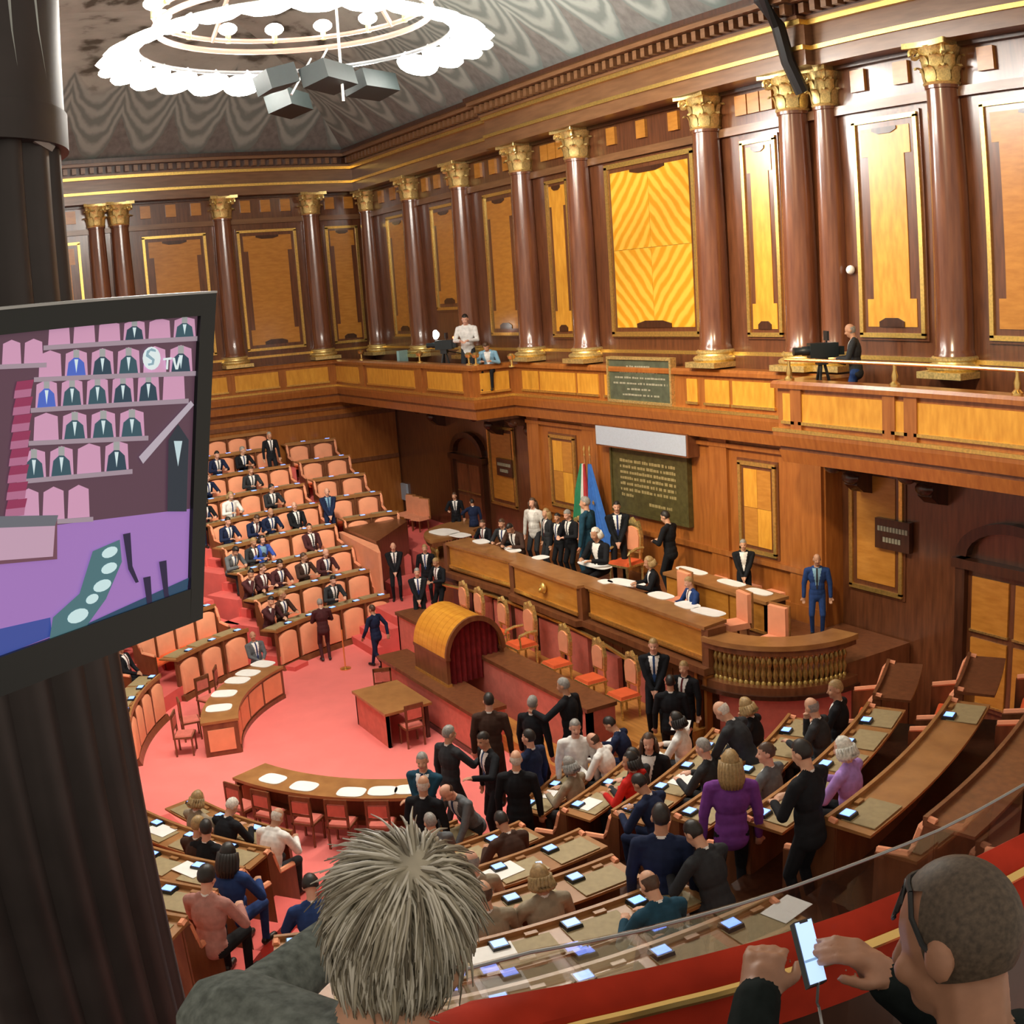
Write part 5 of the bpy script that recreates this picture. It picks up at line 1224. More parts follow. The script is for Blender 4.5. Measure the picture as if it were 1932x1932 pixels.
crowd('near_right', 'below gilt balustrade', [
 (2, 1112, 1437, 'sit_desk', 'beige', 'grey', 'bob'), (2, 1187, 1396, 'sit_write', 'white', 'brown', 'bald'), (2, 1308, 1372, 'sit_write', 'navy', 'dark', 'short'),
 (3, 1212, 1424, 'sit_turn', 'red', 'dark', 'bob', {'shirt': 'red', 'tie': False}), (3, 1317, 1436, 'sit_desk', 'charcoal', 'dark', 'short'), (3, 1373, 1356, 'sit_desk', 'white', 'dark', 'bob'),
 (4, 1258, 1480, 'sit_write', 'navy', 'dark', 'short'), (4, 1404, 1408, 'sit_desk', 'charcoal', 'grey', 'short'), (4, 1488, 1388, 'sit_back', 'pale', 'white', 'bob'), (4, 1563, 1336, 'sit_chin', 'black', 'blond', 'bob'),
 (5, 1535, 1420, 'sit_turn', 'grey', 'brown', 'short'), (5, 1640, 1331, 'sit_chin', 'charcoal', 'grey', 'bald'), (5, 1690, 1294, 'sit_turn', 'black', 'blond', 'short'),
 (6, 1671, 1408, 'sit_desk', 'lavender', 'white', 'bob', {'shirt': 'lavender', 'tie': False}), (6, 1398, 1592, 'sit_write', 'charcoal', 'dark', 'short')])
S = standing
S(507, 815, zrow(8)-1.0, 'stand', 'dark suited man standing between the top benches before the end wall', 'black', 'grey', look=(0, -6))
S(616, 921, zrow(5)-1.23, 'clasp', 'large man in navy coat standing in the aisle beside the far bench block', 'navy', 'grey', 'bald', shirt='cyan', s=1.05)
S(604, 1131, 0.0, 'hold', 'man in long maroon jacket reading at the far front bench, back to the carpet', 'maroon', 'grey', 'short', look=(-10, -6.4))
S(704, 1142, 0.0, 'walk', 'man in navy suit walking past the rostrum steps on the red carpet', 'navy', 'brown', face=math.radians(205))
S(741, 1024, 0.9, 'clasp', 'usher in black tailcoat standing with folded white gloved hands by the steps', 'black', 'grey', 'bald', look=CAMXY, s=1.0)
S(801, 1027, 0.9, 'stand', 'tall usher in black uniform talking beside the end of the presidential bench', 'black', 'blond', look=(-4.5, -5), s=1.0)
S(826, 1051, 0.9, 'hold', 'usher with gilt braid on black uniform holding on to the brass rail', 'black', 'blond', look=(-4, -5.6))
S(786, 1072, 0.9, 'clasp', 'bearded usher in black with white shirt front leaning by the hood', 'black', 'grey', look=CAMXY, s=0.97)
# dais
DZ = 2.14
def D_(px, py, pose, lab, jk, hr, hk='short', sit=False, y=None, **k):
    k.pop('s', None)
    if y is None: y = -2.45 if pose.startswith('sit') else -1.75
    return S(px, py, DZ, pose, lab, jk, hr, hk, y=y, **k)
D_(857, 929, 'gesture', 'person in black standing over papers at the curved end of the presidential bench', 'black', 'brown')
D_(891, 942, 'reach', 'person in navy suit seen from behind leaning over the paper strewn bench end', 'navy', 'dark', look=(-9, -1))
D_(915, 978, 'sit_desk', 'person in black suit seated at the presidential bench near its paper strewn end', 'black', 'brown', look=(-2, -9))
D_(951, 976, 'sit_desk', 'person in charcoal suit seated writing beside water glasses at the presidential bench', 'charcoal', 'brown', look=(0, -9))
D_(976, 984, 'sit_write', 'person in brown jacket bent over papers at the presidential bench', 'brown', 'dark', look=(0, -9))
D_(1005, 940, 'stand', 'woman with brown hair and white blouse standing behind the presidential bench', 'pale', 'brown', 'long', look=(0, -9), tie=False)
D_(1031, 960, 'stand', 'woman with long blond hair standing close behind the presidential bench', 'charcoal', 'blond', 'long', look=(-3, -6))
D_(1052, 968, 'stand', 'short dark haired person in black between the blond woman and the reader', 'black', 'dark', look=(0, -9), s=0.93)
D_(1075, 960, 'hold', 'grey haired person in black standing reading a white sheet behind the bench', 'black', 'grey', look=(0, -9))
D_(1106, 938, 'stand', 'tall man in a dark grey blue coat standing in front of the blue flag', 'teal', 'grey', look=(-6, -5), s=1.05)
D_(1132, 993, 'sit_desk', 'white haired woman in black presiding from the gilt throne chair', 'black', 'white', 'bob', look=(2, -9), tie=False, y=-2.05)
D_(1163, 946, 'clasp', 'usher in black with a white face mask standing behind the gilt throne chair', 'black', 'dark', look=CAMXY, y=-0.9)
D_(1262, 964, 'hold', 'usher in black tailcoat standing below the bronze plaque holding papers', 'black', 'dark', look=(-6, -4), s=1.0, y=-0.8)
D_(1236, 1049, 'sit_desk', 'blond woman in black seated at the presidential bench with her back turned', 'black', 'blond', 'bob', look=(0, -8), y=-2.3)
D_(1310, 1086, 'sit_desk', 'man in bright blue suit seated signing papers at the presidential bench', 'midblue', 'blond', look=(3, -9))
D_(1402, 1018, 'clasp', 'person in black jacket with a white blouse standing at the dais desk', 'black', 'grey', 'short', look=CAMXY, tie=False, y=-0.45)
D_(1541, 1045, 'stand', 'man in dark blue suit standing against the wood panelled wall by the balustrade', 'midblue', 'grey', 'bald', look=CAMXY, shirt='cyan', y=-0.5)
S(1232, 1205, 0.85, 'clasp', 'usher in black with gilt braid standing beyond the last gilt red chair', 'black', 'blond', look=(10, -8), s=1.15)
S(1291, 1247, 0.35, 'stand', 'usher in black with pale collar facing the crowded benches', 'black', 'blond', look=(9, -12), s=1.15)
S(1264, 1276, 0.35, 'stand', 'dark haired usher in black seen from behind beside two colleagues', 'black', 'dark', look=(3, -2), s=1.15)
# floor group
S(921, 1310, 0.35, 'stand', 'man in brown suit seen from behind at the end of the clerks desk', 'brown', 'dark', look=(0, -4), s=1.25)
S(1002, 1315, 0.0, 'stand', 'grey haired man in black suit seen from behind facing the rostrum', 'black', 'grey', look=(2, 0), s=1.25)
S(1074, 1281, 0.35, 'reach', 'masked usher in black tailcoat stretching one arm over the government desk', 'black', 'grey', look=(0, -9), s=1.25)
S(1084, 1357, 0.0, 'stand', 'grey haired man with open white shirt front standing by the government desk end', 'white', 'grey', look=CAMXY, trousers='grey', tie=False, s=1.25)
S(841, 1372, 0.0, 'gesture', 'man in dark suit seen from behind reaching a hand to a colleague', 'charcoal', 'grey', look=(4, -4), s=1.25)
S(924, 1377, 0.0, 'reach', 'dark haired man in black suit and white shirt facing the group on the carpet', 'black', 'dark', look=(6, -14), s=1.25)
S(1000, 1378, 0.0, 'stand', 'bearded man in navy suit turning towards the group on the carpet', 'navy', 'dark', look=(3, -9), s=1.25)
S(796, 1420, 0.0, 'cross', 'grey haired man in blue suit with folded arms by the curved desk end', 'teal', 'grey', look=(8, -12), s=1.25)
S(796, 1467, 0.0, 'stand', 'white haired man in black seen from behind at the curved desk end', 'black', 'white', 'bald', look=(2, -4), s=1.25)
S(884, 1458, 0.0, 'lean', 'balding man in grey suit leaning with both hands on the first near desk', 'grey', 'brown', 'bald', look=(8, -12.5), s=1.25)
S(972, 1419, 0.0, 'stand', 'balding man in black suit seen from behind in the middle of the group', 'black', 'white', 'bald', look=(3, -5), s=1.28)
S(478, 1192, 0.0, 'sit_back', 'white haired man in grey suit seated at the far end of the pink fronted desk', 'grey', 'white', 'bald', look=(3, -8), s=1.0)
# standing in the near right block
S(1224, 1384, zrow(2)-1.3, 'stand', 'woman in black with long brown hair standing at the front crowded benches', 'black', 'brown', 'long', look=(12, -11), tie=False, s=1.25)
S(1420, 1334, zrow(3)-0.72, 'lean', 'balding man in charcoal suit bending over the benches below the balustrade', 'charcoal', 'white', 'bald', look=(4, -9), s=1.28)
S(1246, 1522, zrow(4)-0.72, 'stand', 'dark haired man in navy suit standing in the aisle seen from behind', 'navy', 'dark', look=(5, -3), s=1.28)
S(1378, 1421, zrow(4)-0.72, 'stand', 'woman in long purple jacket with blond hair standing with her back turned', 'purple', 'blond', 'long', look=(3, -2), tie=False, s=1.25)
S(1530, 1400, zrow(5)-0.72, 'hold', 'heavy man in black suit standing bent over a desk in the crowded block', 'black', 'dark', look=(8, -10), s=1.28)

# ================================================================ BALCONIES
def video_camera(x, y, z, rz, label, lamp_on=False):
    t = thing('video_camera', label, 'video camera', (x, y, z)); B = TR(x, y, z, rz)
    for k in range(3):
        a = 2*PI*k/3+0.5; mb = MB(); mb.tube([(0.32*math.cos(a), 0.32*math.sin(a), 0.0), (0.05*math.cos(a), 0.05*math.sin(a), 1.05)], 0.03, 6, 0, B); mb.build('tripod_leg', 'black', t)
    mb = MB(); mb.box(-0.10, 0.10, -0.10, 0.10, 1.03, 1.16, 0, B); mb.build('tripod_head', 'black', t)
    mb = MB(); mb.box(-0.13, 0.13, -0.30, 0.25, 1.16, 1.44, 0, B); mb.box(-0.10, 0.10, -0.42, -0.28, 1.2, 1.36, 0, B); mb.build('camera_body', 'black_gloss', t)
    mb = MB(); mb.lathe([(0, 0), (0.09, 0), (0.09, 0.12), (0.075, 0.14), (0.08, 0.30), (0.0, 0.30)], 14, 0, B @ Matrix.Translation((0, 0.25, 1.3)) @ Matrix.Rotation(-PI/2, 4, 'X')); mb.build('lens', 'black_gloss', t, True)
    mb = MB(); mb.box(-0.12, 0.12, -0.12, -0.08, 1.48, 1.66, 0, B); mb.tube([(0, -0.1, 1.44), (0, -0.1, 1.5)], 0.02, 6, 0, B); mb.build('viewfinder', 'black', t)
    mb = MB(); mb.tube([(0.05, -0.1, 1.1), (0.25, -0.55, 0.98)], 0.018, 6, 0, B); mb.build('pan_handle', 'black', t)
    if lamp_on:
        mb = MB(); mb.lathe([(0, 0), (0.13, 0.0), (0.15, 0.06), (0.06, 0.14), (0, 0.14)], 14, 0, B @ Matrix.Translation((0, 0.28, 1.62)) @ Matrix.Rotation(PI/2, 4, 'X')); mb.build('camera_lamp', 'lamp_glass', t, True)
        mb = MB(); mb.ball((0.05, -0.32, 1.5), 0.04, 8, 6, 0, B); mb.build('tally_light', plain('tally', (1.0, 0.15, 0.05), 0.4, 0, 0, emit=4), t, True)
p = U(1551, 706, y=-1.05); video_camera(p.x, -1.05, 6.8, PI-0.5, 'black broadcast video camera on a tripod beside the standing man in grey suit')
p = U(838, 660, y=-1.18); video_camera(p.x, -1.18, 6.8, PI*0.75, 'video camera with a bright white lamp on the corner balcony', True)
S(1613, 610, 6.8, 'hold', 'balding man in dark grey suit standing by the tripod camera on the balcony', 'charcoal', 'grey', 'bald', look=(-4, -9), trousers='midblue', y=-1.0)
S(878, 592, 6.8, 'hold', 'person in white shirt operating the lit video camera on the corner balcony', 'white', 'dark', look=(2, -9), trousers='charcoal', tie=False, y=-0.85)
S(922, 646, 6.8, 'sit_write', 'person in light blue shirt bent forward behind the corner balcony parapet', 'cyan', 'brown', look=(2, -9), tie=False, y=-0.9)
for (px, py, nm) in ((745, 676, 0), (762, 668, 1)):
    q = U(px, py, y=-0.8)
q = U(745, 676, y=-0.9)
t = thing('folding_chair', 'pale teal plastic folding chair standing on the corner balcony', 'chair', (q.x, -0.9, 6.8))
B = TR(q.x, -0.9, 6.8, 0.5)
mb = MB(); mb.box(-0.7, 0.35, -0.25, 0.25, 0.52, 0.60, 0, B); mb.build('seat', 'teal_plastic', t)
mb = MB(); mb.box(0.28, 0.38, -0.25, 0.25, 0.5, 1.05, 0, B); mb.build('backrest', 'teal_plastic', t)
for (a, bb) in ((-0.6, -0.2), (-0.6, 0.2), (0.25, -0.2), (0.25, 0.2)):
    mb = MB(); mb.tube([(a, bb, 0), (a, bb, 0.55)], 0.025, 6, 0, B); mb.build('leg', 'steel', t)
# small brass reading lamps along the gallery
lmp = MB(); lmp.lathe([(0, 0), (0.10, 0), (0.10, 0.03), (0.03, 0.06), (0.03, 0.2), (0.09, 0.22), (0.12, 0.30), (0.06, 0.36), (0, 0.36)], 12); lme = lmp.mesh('brass_lamp', 'brass', True)
for (px, py) in ((792, 680), (885, 684), (898, 684), (683, 683), (965, 678)):
    q = U(px, py, y=-1.5); o = place(lme, 'brass_lamp', None, Matrix.Translation((q.x, -1.5, 7.56))); tag(o, 'small brass fitting standing on the corner balcony parapet', 'lamp', 'brass fittings on the corner balcony')

# ================================================================ GALLERY EDGE
ZC = 8.22
top_px = [(700, 1958), (800, 1925), (878, 1895), (1017, 1873), (1110, 1857), (1204, 1838), (1300, 1815), (1400, 1789), (1500, 1760), (1600, 1726), (1706, 1683), (1772, 1654), (1840, 1621), (1932, 1575), (2010, 1530)]
low_px = [(930, 2010), (985, 1978), (1030, 1945), (1100, 1926), (1180, 1908), (1270, 1886), (1345, 1868), (1430, 1845), (1520, 1818), (1610, 1787), (1702, 1750), (1765, 1722), (1830, 1690), (1905, 1652), (1990, 1605)]
TP = [U(a, bb, z=ZC) for a, bb in top_px]; LP = [U(a, bb, z=ZC-0.02) for a, bb in low_px]
ged = struct(thing('trim_6', 'x', 'x', TP[5])); del ged['label']; del ged['category']
mb = MB(); vs = []; n = len(TP)
for a, bb in zip(TP, LP):
    d = bb-a
    for (f, dz) in ((0.0, -0.16), (0.0, -0.02), (0.08, 0.012), (0.35, 0.03), (0.7, 0.02), (0.93, -0.005), (0.95, -0.05), (0.95, -0.16)): q = a+d*f; vs.append((q.x, q.y, ZC+dz))
m_ = 8
mb.add(vs, [(i*m_+j, i*m_+(j+1) % m_, (i+1)*m_+(j+1) % m_, (i+1)*m_+j) for i in range(n-1) for j in range(m_)]); mb.build('velvet_cushion', 'red_velvet', ged, True)
mb = MB(); mb.tube([(q.x, q.y, ZC-0.03) for q in LP], 0.013, 8); mb.build('gilt_rail', 'brass', ged, True)
mb = MB(); vs = []
for a, bb in zip(TP, LP):
    d = bb-a
    for (f, z) in ((0.05, 6.9), (0.05, ZC-0.14), (0.9, ZC-0.14), (0.9, 6.9)): q = a+d*f; vs.append((q.x, q.y, z))
mb.add(vs, [(i*4+j, i*4+(j+1) % 4, i*4+4+(j+1) % 4, i*4+4+j) for i in range(n-1) for j in range(4)]); mb.build('parapet_wall', 'dark_wood', ged)
g_px = [(800, 1850), (878, 1829), (1000, 1797), (1110, 1777), (1204, 1757), (1300, 1733), (1400, 1705), (1500, 1672), (1600, 1635), (1706, 1594), (1772, 1566), (1840, 1532), (1932, 1480)]
vs = []
for (a, bb), q in zip(g_px, TP[1:]):
    out = (q-CAM); out.z = 0; h = out.length+0.10; r = ray(a, bb); k = h/math.hypot(r.x, r.y); c = CAM+r*k
    vs += [(c.x, c.y, c.z), (c.x, c.y, 7.9), (c.x+out.x/h*0.012, c.y+out.y/h*0.012, 7.9), (c.x+out.x/h*0.012, c.y+out.y/h*0.012, c.z)]
mb = MB(); N = len(g_px)
mb.add(vs, [(i*4+j, i*4+(j+1) % 4, i*4+4+(j+1) % 4, i*4+4+j) for i in range(N-1) for j in range(4)]+[(0, 1, 2, 3), (N*4-4, N*4-3, N*4-2, N*4-1)]); mb.build('glass_screen', 'glass', ged)
mb = MB(); mb.tube([vs[i*4] for i in range(N)], 0.004, 5); mb.build('glass_edge', 'grey_metal', ged, True)
mb = MB(); mb.prism([(q.x, q.y) for q in LP]+[(27, LP[-1].y+0.5), (27, -24), (LP[0].x-0.6, -24)], 7.2, 7.32); struct(mb.build('floor_gallery', 'dark_wood'))

# dark pillar at the edge of the gallery
Q = U(266, 1461, d=2.35); r_ = ray(266, 1461); lf_ = Vector((r_.y, -r_.x, 0)).normalized()*-1
pc = Vector((Q.x, Q.y, 0))+lf_*0.34+Vector((r_.x, r_.y, 0)).normalized()*0.06
t = thing('gallery_pillar', 'dark fluted wooden pillar beside the hanging monitor at the gallery edge', 'pillar', (pc.x, pc.y, 7.32))
def flute(z0, z1, r0, r1, nm, mt, nf=22, dp=0.02):
    N = nf*6; vs = []
    for (z, r) in ((z0, r0), (z1, r1)):
        for k in range(N):
            a = 2*PI*k/N; rr = r-dp*max(0, math.cos(nf*a)); vs.append((pc.x+rr*math.cos(a), pc.y+rr*math.sin(a), z))
    mb = MB(); mb.add(vs, [(k, (k+1) % N, N+(k+1) % N, N+k) for k in range(N)]+[tuple(range(N))[::-1], tuple(range(N, 2*N))]); mb.build(nm, mt, t, True)
zt = U(105, 285, d=2.3).z
plain('pillar_wood', (0.035, 0.028, 0.028), 0.45, 0, 0.3, 6); plain('pillar_edge_glint', (0.50, 0.56, 0.55), 0.4, 0.1, 0.2, 12)
flute(6.6, zt, 0.345, 0.335, 'fluted_shaft', 'pillar_wood'); flute(zt-0.01, zt+0.06, 0.35, 0.35, 'collar', 'pillar_wood', 22, 0.0); flute(zt+0.05, zt+2.6, 0.345, 0.30, 'upper_shaft', 'pillar_wood', 22, 0.0)
def on_pillar(px, py, rad):
    r = ray(px, py); ox, oy = CAM.x-pc.x, CAM.y-pc.y; a = r.x*r.x+r.y*r.y; bb = ox*r.x+oy*r.y; c = ox*ox+oy*oy-rad*rad; dsc = bb*bb-a*c
    t_ = (-bb-math.sqrt(dsc))/a if dsc > 0 else -bb/a
    return CAM+r*t_
for path in (((10, -30), (16, 60), (28, 150), (40, 240)), ((58, -30), (66, 60), (80, 150), (94, 262)), ((40, 243), (70, 263), (96, 278))):
    mb = MB(); mb.tube([on_pillar(a, bb, 0.335) for a, bb in path], 0.009, 5); mb.build('edge_glint', 'pillar_edge_glint', t)  # pale tubes stand in for light reflected along the pillar edges

# ================================================================ MONITOR
A = U(402, 552, d=1.50); Bq = U(376, 1166, d=1.50); Cq = U(-70, 592, d=1.21)
nz = (Bq-A).cross(Cq-A).normalized()
if nz.dot(CAM-A) < 0: nz = -nz
def on(px, py, off=0.0):
    r = ray(px, py); o_ = A+nz*off; return CAM+r*((o_-CAM).dot(nz)/r.dot(nz))
t = thing('monitor', 'black framed flat monitor showing the live chamber picture, hung beside the dark pillar', 'monitor', Bq)
def slab(quad, d0, d1, nm, mt):
    q = [on(a, bb) for a, bb in quad]; mb = MB()
    mb.add([p_+nz*d1 for p_ in q]+[p_+nz*d0 for p_ in q], [(0, 1, 2, 3), (7, 6, 5, 4), (0, 4, 5, 1), (1, 5, 6, 2), (2, 6, 7, 3), (3, 7, 4, 0)]); return mb.build(nm, mt, t)
slab(((-70, 592), (402, 552), (376, 1166), (-70, 1338)), -0.035, -0.003, 'housing', 'black_gloss')
slab(((374, 552), (402, 552), (376, 1166), (352, 1176)), -0.003, 0.006, 'bezel', 'black_gloss')
slab(((-70, 592), (374, 554), (373, 596), (-70, 640)), -0.003, 0.006, 'bezel', 'black_gloss')
slab(((-70, 1262), (355, 1110), (352, 1176), (-70, 1338)), -0.003, 0.006, 'bezel', 'black_gloss')
slab(((-70, 586), (402, 549), (402, 553), (-70, 592)), -0.035, 0.007, 'bezel_edge', 'steel')
mb = MB(); mb.tube([on(120, 900)-nz*0.03, Vector((pc.x, pc.y, on(120, 900).z))], 0.03, 8); mb.build('wall_bracket', 'black', t)
SCRM = {}
def scr(c):
    k = 'screen_%02x%02x%02x' % tuple(int(v*255) for v in c)
    return plain(k, c, 0.5, 0, 0, emit=0.42)
# the televised picture: flat coloured shapes on the screen surface
def shape(pts, c, off, nm='picture'):
    vs = [on(a, bb, off) for a, bb in pts]; mb = MB(); mb.add(vs, [tuple(range(len(vs)))]); return mb.build(nm, scr(c), pic)
mb = MB(); mb.add([on(a, bb, 0.0005) for a, bb in ((-60, 628), (376, 592), (356, 1128), (-60, 1262))], [(0, 1, 2, 3)])
pic = mb.build('screen', scr((0.30, 0.16, 0.46)), t)
PINK, DK, TEAL, WINE, PAPER, BLUE, LILAC = (0.52, 0.28, 0.44), (0.02, 0.03, 0.045), (0.10, 0.22, 0.27), (0.24, 0.03, 0.09), (0.50, 0.70, 0.74), (0.06, 0.12, 0.50), (0.34, 0.22, 0.54)
shape([(-60, 628), (376, 592), (370, 760), (358, 960), (110, 990), (-60, 1000)], (0.09, 0.045, 0.07), 0.0008)
shape([(-60, 1200), (95, 1165), (98, 1200), (-60, 1262)], (0.04, 0.07, 0.30), 0.0008)
def srow(x0, y0, x1, y1, h, n, cols):
    for k in range(n):
        a, bb = x0+(x1-x0)*(k+0.06)/n, x0+(x1-x0)*(k+0.94)/n; ya, yb = y0+(y1-y0)*(k+0.06)/n, y0+(y1-y0)*(k+0.94)/n
        shape([(a, ya), (a+2, ya-h*0.85), ((a+bb)/2, (ya+yb)/2-h), (bb-2, yb-h*0.85), (bb, yb)], PINK, 0.0012, 'televised_seat')
        if cols and k < len(cols) and cols[k]:
            m2, ym = (a+bb)/2, (ya+yb)/2; q = (bb-a)*0.42
            shape([(m2-q, ym+2), (m2-q*0.8, ym-h*0.5), (m2-q*0.25, ym-h*0.68), (m2+q*0.25, ym-h*0.68), (m2+q*0.8, ym-h*0.5), (m2+q, ym+2)], cols[k], 0.0016, 'televised_person')
            shape([(m2-q*0.3, ym-h*0.68), (m2-q*0.3, ym-h*0.98), (m2+q*0.3, ym-h*0.98), (m2+q*0.3, ym-h*0.68)], (0.30, 0.32, 0.33), 0.0018, 'televised_head')
            shape([(m2-q*0.2, ym-h*0.62), (m2+q*0.2, ym-h*0.62), (m2, ym-h*0.1)], (0.55, 0.70, 0.75), 0.002, 'televised_shirt')
    shape([(x0-6, y0), (x1+4, y1), (x1+4, y1+9), (x0-6, y0+9)], (0.30, 0.24, 0.30), 0.0022, 'televised_desk')
D1, D2, D3 = (0.03, 0.08, 0.11), (0.02, 0.05, 0.08), BLUE
srow(88, 652, 372, 634, 38, 6, (None, None, None, D2, None, D1)); srow(70, 712, 366, 700, 50, 6, (None, D3, D2, D1, None, D2))
srow(64, 770, 352, 752, 52, 6, (D3, D1, D1, D2, D2, None)); srow(60, 832, 276, 822, 52, 4, (None, D1, D1, D1)); srow(38, 905, 246, 885, 56, 4, (D1, D1, None, D2))
srow(30, 985, 172, 975, 62, 3, None)
srow(-40, 690, 84, 684, 46, 3, None)
for k in range(8):
    y = 720+k*32; shape([(32-k*2.4, y), (64-k*1.8, y-4), (60-k*1.8, y+13), (28-k*2.4, y+17)], WINE, 0.0024, 'televised_stair'); shape([(28-k*2.4, y+17), (60-k*1.8, y+13), (58-k*1.8, y+28), (26-k*2.4, y+32)], (0.36, 0.13, 0.24), 0.0024, 'televised_stair')
shape([(-60, 985), (108, 975), (108, 1055), (-60, 1070)], (0.14, 0.06, 0.09), 0.0026); shape([(-60, 998), (104, 992), (100, 1050), (-60, 1062)], (0.45, 0.30, 0.42), 0.0028); shape([(-60, 975), (110, 972), (104, 992), (-60, 998)], (0.12, 0.13, 0.16), 0.003)
shape([(262, 862), (360, 756), (366, 764), (270, 875)], (0.40, 0.36, 0.44), 0.003)
shape([(318, 830), (336, 800), (356, 830), (352, 965), (316, 965)], DK, 0.0032, 'televised_person'); shape([(328, 832), (344, 832), (336, 880)], (0.45, 0.60, 0.66), 0.0034)
shape([(175, 1040), (226, 1018), (230, 1060), (200, 1130), (150, 1200), (92, 1215), (100, 1165), (150, 1120)], (0.06, 0.15, 0.18), 0.003, 'televised_desk')
for (cx, cy, rx, ry) in ((207, 1042, 15, 10), (206, 1072, 15, 10), (193, 1105, 17, 11), (174, 1130, 12, 9), (147, 1162, 20, 13)):
    shape([(cx+rx*math.cos(2*PI*k/14), cy+ry*math.sin(2*PI*k/14)-rx*0.3*math.cos(2*PI*k/14)) for k in range(14)], PAPER, 0.0034, 'televised_paper')
for (x, y) in ((232, 1008), (270, 1090), (300, 1060)):
    shape([(x, y), (x+14, y-3), (x+18, y+60), (x+30, y+90), (x+24, y+92), (x+10, y+66)], (0.02, 0.015, 0.05), 0.0034, 'televised_chair')
shape([(98, 1195), (140, 1188), (356, 1090), (352, 1128), (98, 1215)], (0.02, 0.06, 0.12), 0.0029)
# channel mark: a round swirl and the letters TV
shape([(286+17*math.cos(2*PI*k/16), 676+22*math.sin(2*PI*k/16)) for k in range(16)], (0.62, 0.74, 0.78), 0.004, 'channel_mark')
shape([(294, 664), (284, 662), (280, 668), (292, 678), (290, 688), (280, 690), (279, 686), (286, 685), (287, 680), (275, 672), (277, 662), (286, 657), (294, 660)], (0.22, 0.36, 0.44), 0.0043, 'channel_mark')
shape([(308, 676), (324, 674), (324, 678), (318, 679), (317, 697), (313, 697), (314, 679), (308, 680)], (0.62, 0.74, 0.78), 0.004, 'channel_letter')
shape([(325, 675), (330, 675), (333, 691), (337, 674), (342, 673), (336, 697), (331, 697)], (0.62, 0.74, 0.78), 0.004, 'channel_letter')

# ================================================================ TWO MEN IN THE GALLERY
def fg_man(P, headpx, d, face, label, mats, s=1.0):
    hc = U(headpx[0], headpx[1], d=d); R = Matrix.Rotation(face-PI/2, 4, 'Z'); hl = P.H((0, 0.01, 1.63))*s
    M = Matrix.Translation(hc-(R @ hl)) @ R @ Matrix.Diagonal((s, s, s, 1))
    o = bpy.data.objects.new('person', P.mesh); COL.objects.link(o); o.matrix_basis = M
    for sl, m__ in zip(o.material_slots, mats): sl.link = 'OBJECT'; sl.material = m__
    tag(o, label, 'person'); PM[o.name] = M.copy(); return o, M
tweed = plain('grey_tweed', (0.16, 0.185, 0.172), 0.9, 0, 0.35, 60, spec=0.1)
coat = plain('dark_green_coat', (0.016, 0.022, 0.022), 0.9, 0, 0.25, 30, spec=0.1)
P1 = Pose(True, -0.08, 0.62, 0.40, (-0.40, 0.38, 0.95), (0.16, 0.45, 0.80), voxel=0.010, bulk=0.035, shrug=0.05)
f1 = math.atan2(FW.y, FW.x)-0.55
o1, Mm1 = fg_man(P1, (750, 1782), 1.50, f1, 'grey haired man in grey tweed jacket seen from behind at the gallery rail', [SKIN[0], tweed, cloth(JK['pale']), cloth(JK['pale']), cloth(JK['charcoal']), SHOE, EYE, LIP], 1.06)
def lock_hair(P, n, seed, crown, mats, rmin=0.045, rmax=0.085, name='hair'):
    rr = random.Random(seed); c = Vector((0, 0.002, 1.652)); rad = (0.078, 0.099, 0.105)
    mb = MB(); mb.ball(tuple(c), (0.079, 0.100, 0.106), 24, 18)
    keep = [i for i, f in enumerate(mb.f) if not all(mb.v[v][1] > 0.045 and mb.v[v][2] < 1.705 for v in f) and not all(mb.v[v][2] < 1.575 for v in f)]
    mb.f = [mb.f[i] for i in keep]; mb.mi = [0]*len(mb.f)
    crown = Vector(crown)
    for _ in range(n):
        while True:
            v = Vector((rr.gauss(0, 1), rr.gauss(0, 1), rr.gauss(0, 1))).normalized()
            p = Vector((c.x+rad[0]*v.x, c.y+rad[1]*v.y, c.z+rad[2]*v.z))
            if p.z < 1.565 or (p.y > 0.055 and p.z < 1.705): continue
            break
        nrm = Vector((v.x/rad[0], v.y/rad[1], v.z/rad[2])).normalized(); away = p-crown; away = away-nrm*away.dot(nrm)
        if away.length < 1e-3: away = Vector((rr.gauss(0, 1), rr.gauss(0, 1), 0))
        away = away.normalized(); sw = nrm.cross(away)*0.45
        jit = Vector((rr.gauss(0, .25), rr.gauss(0, .25), rr.gauss(0, .25)))
        top = max(0.0, (p.z-1.66)/0.1)
        cr = min(1.0, (p-crown).length/0.05)
        d0 = (away+sw+jit*0.45+nrm*(0.02+0.08*top*cr)).normalized(); d1 = (away+sw*0.3+jit*0.35-nrm*0.42+Vector((0, 0.05, -0.05))).normalized(); L = rr.uniform(rmin, rmax)*(0.9+0.25*top)
        q1 = p+d0*L*0.4; q2 = q1+(d0*0.35+d1*0.65).normalized()*L*0.35; q3 = q2+d1*L*0.4
        wd = rr.uniform(0.0010, 0.0020); mb.tube([P.H(x) for x in (p-nrm*0.004, q1, q2, q3)], [wd*1.2, wd*1.3, wd, 0.0006], 5, rr.choices(range(len(mats)), (5, 4, 2)[:len(mats)])[0])
    nb = 2+24*17
    mb.v = [tuple(P.H(Vector(q))) if i < nb else q for i, q in enumerate(mb.v)]
    return mb.mesh(name, mats, 'all')
plain('hair_silver', (0.66, 0.64, 0.55), 0.38, 0, 0.1, 30); plain('hair_ash', (0.42, 0.39, 0.30), 0.42, 0, 0.2, 30); plain('hair_pepper', (0.20, 0.175, 0.125), 0.45, 0, 0.2, 30)
hm = lock_hair(P1, 5200, 5, (0.01, -0.065, 1.735), ['hair_ash', 'hair_silver', 'hair_pepper'])
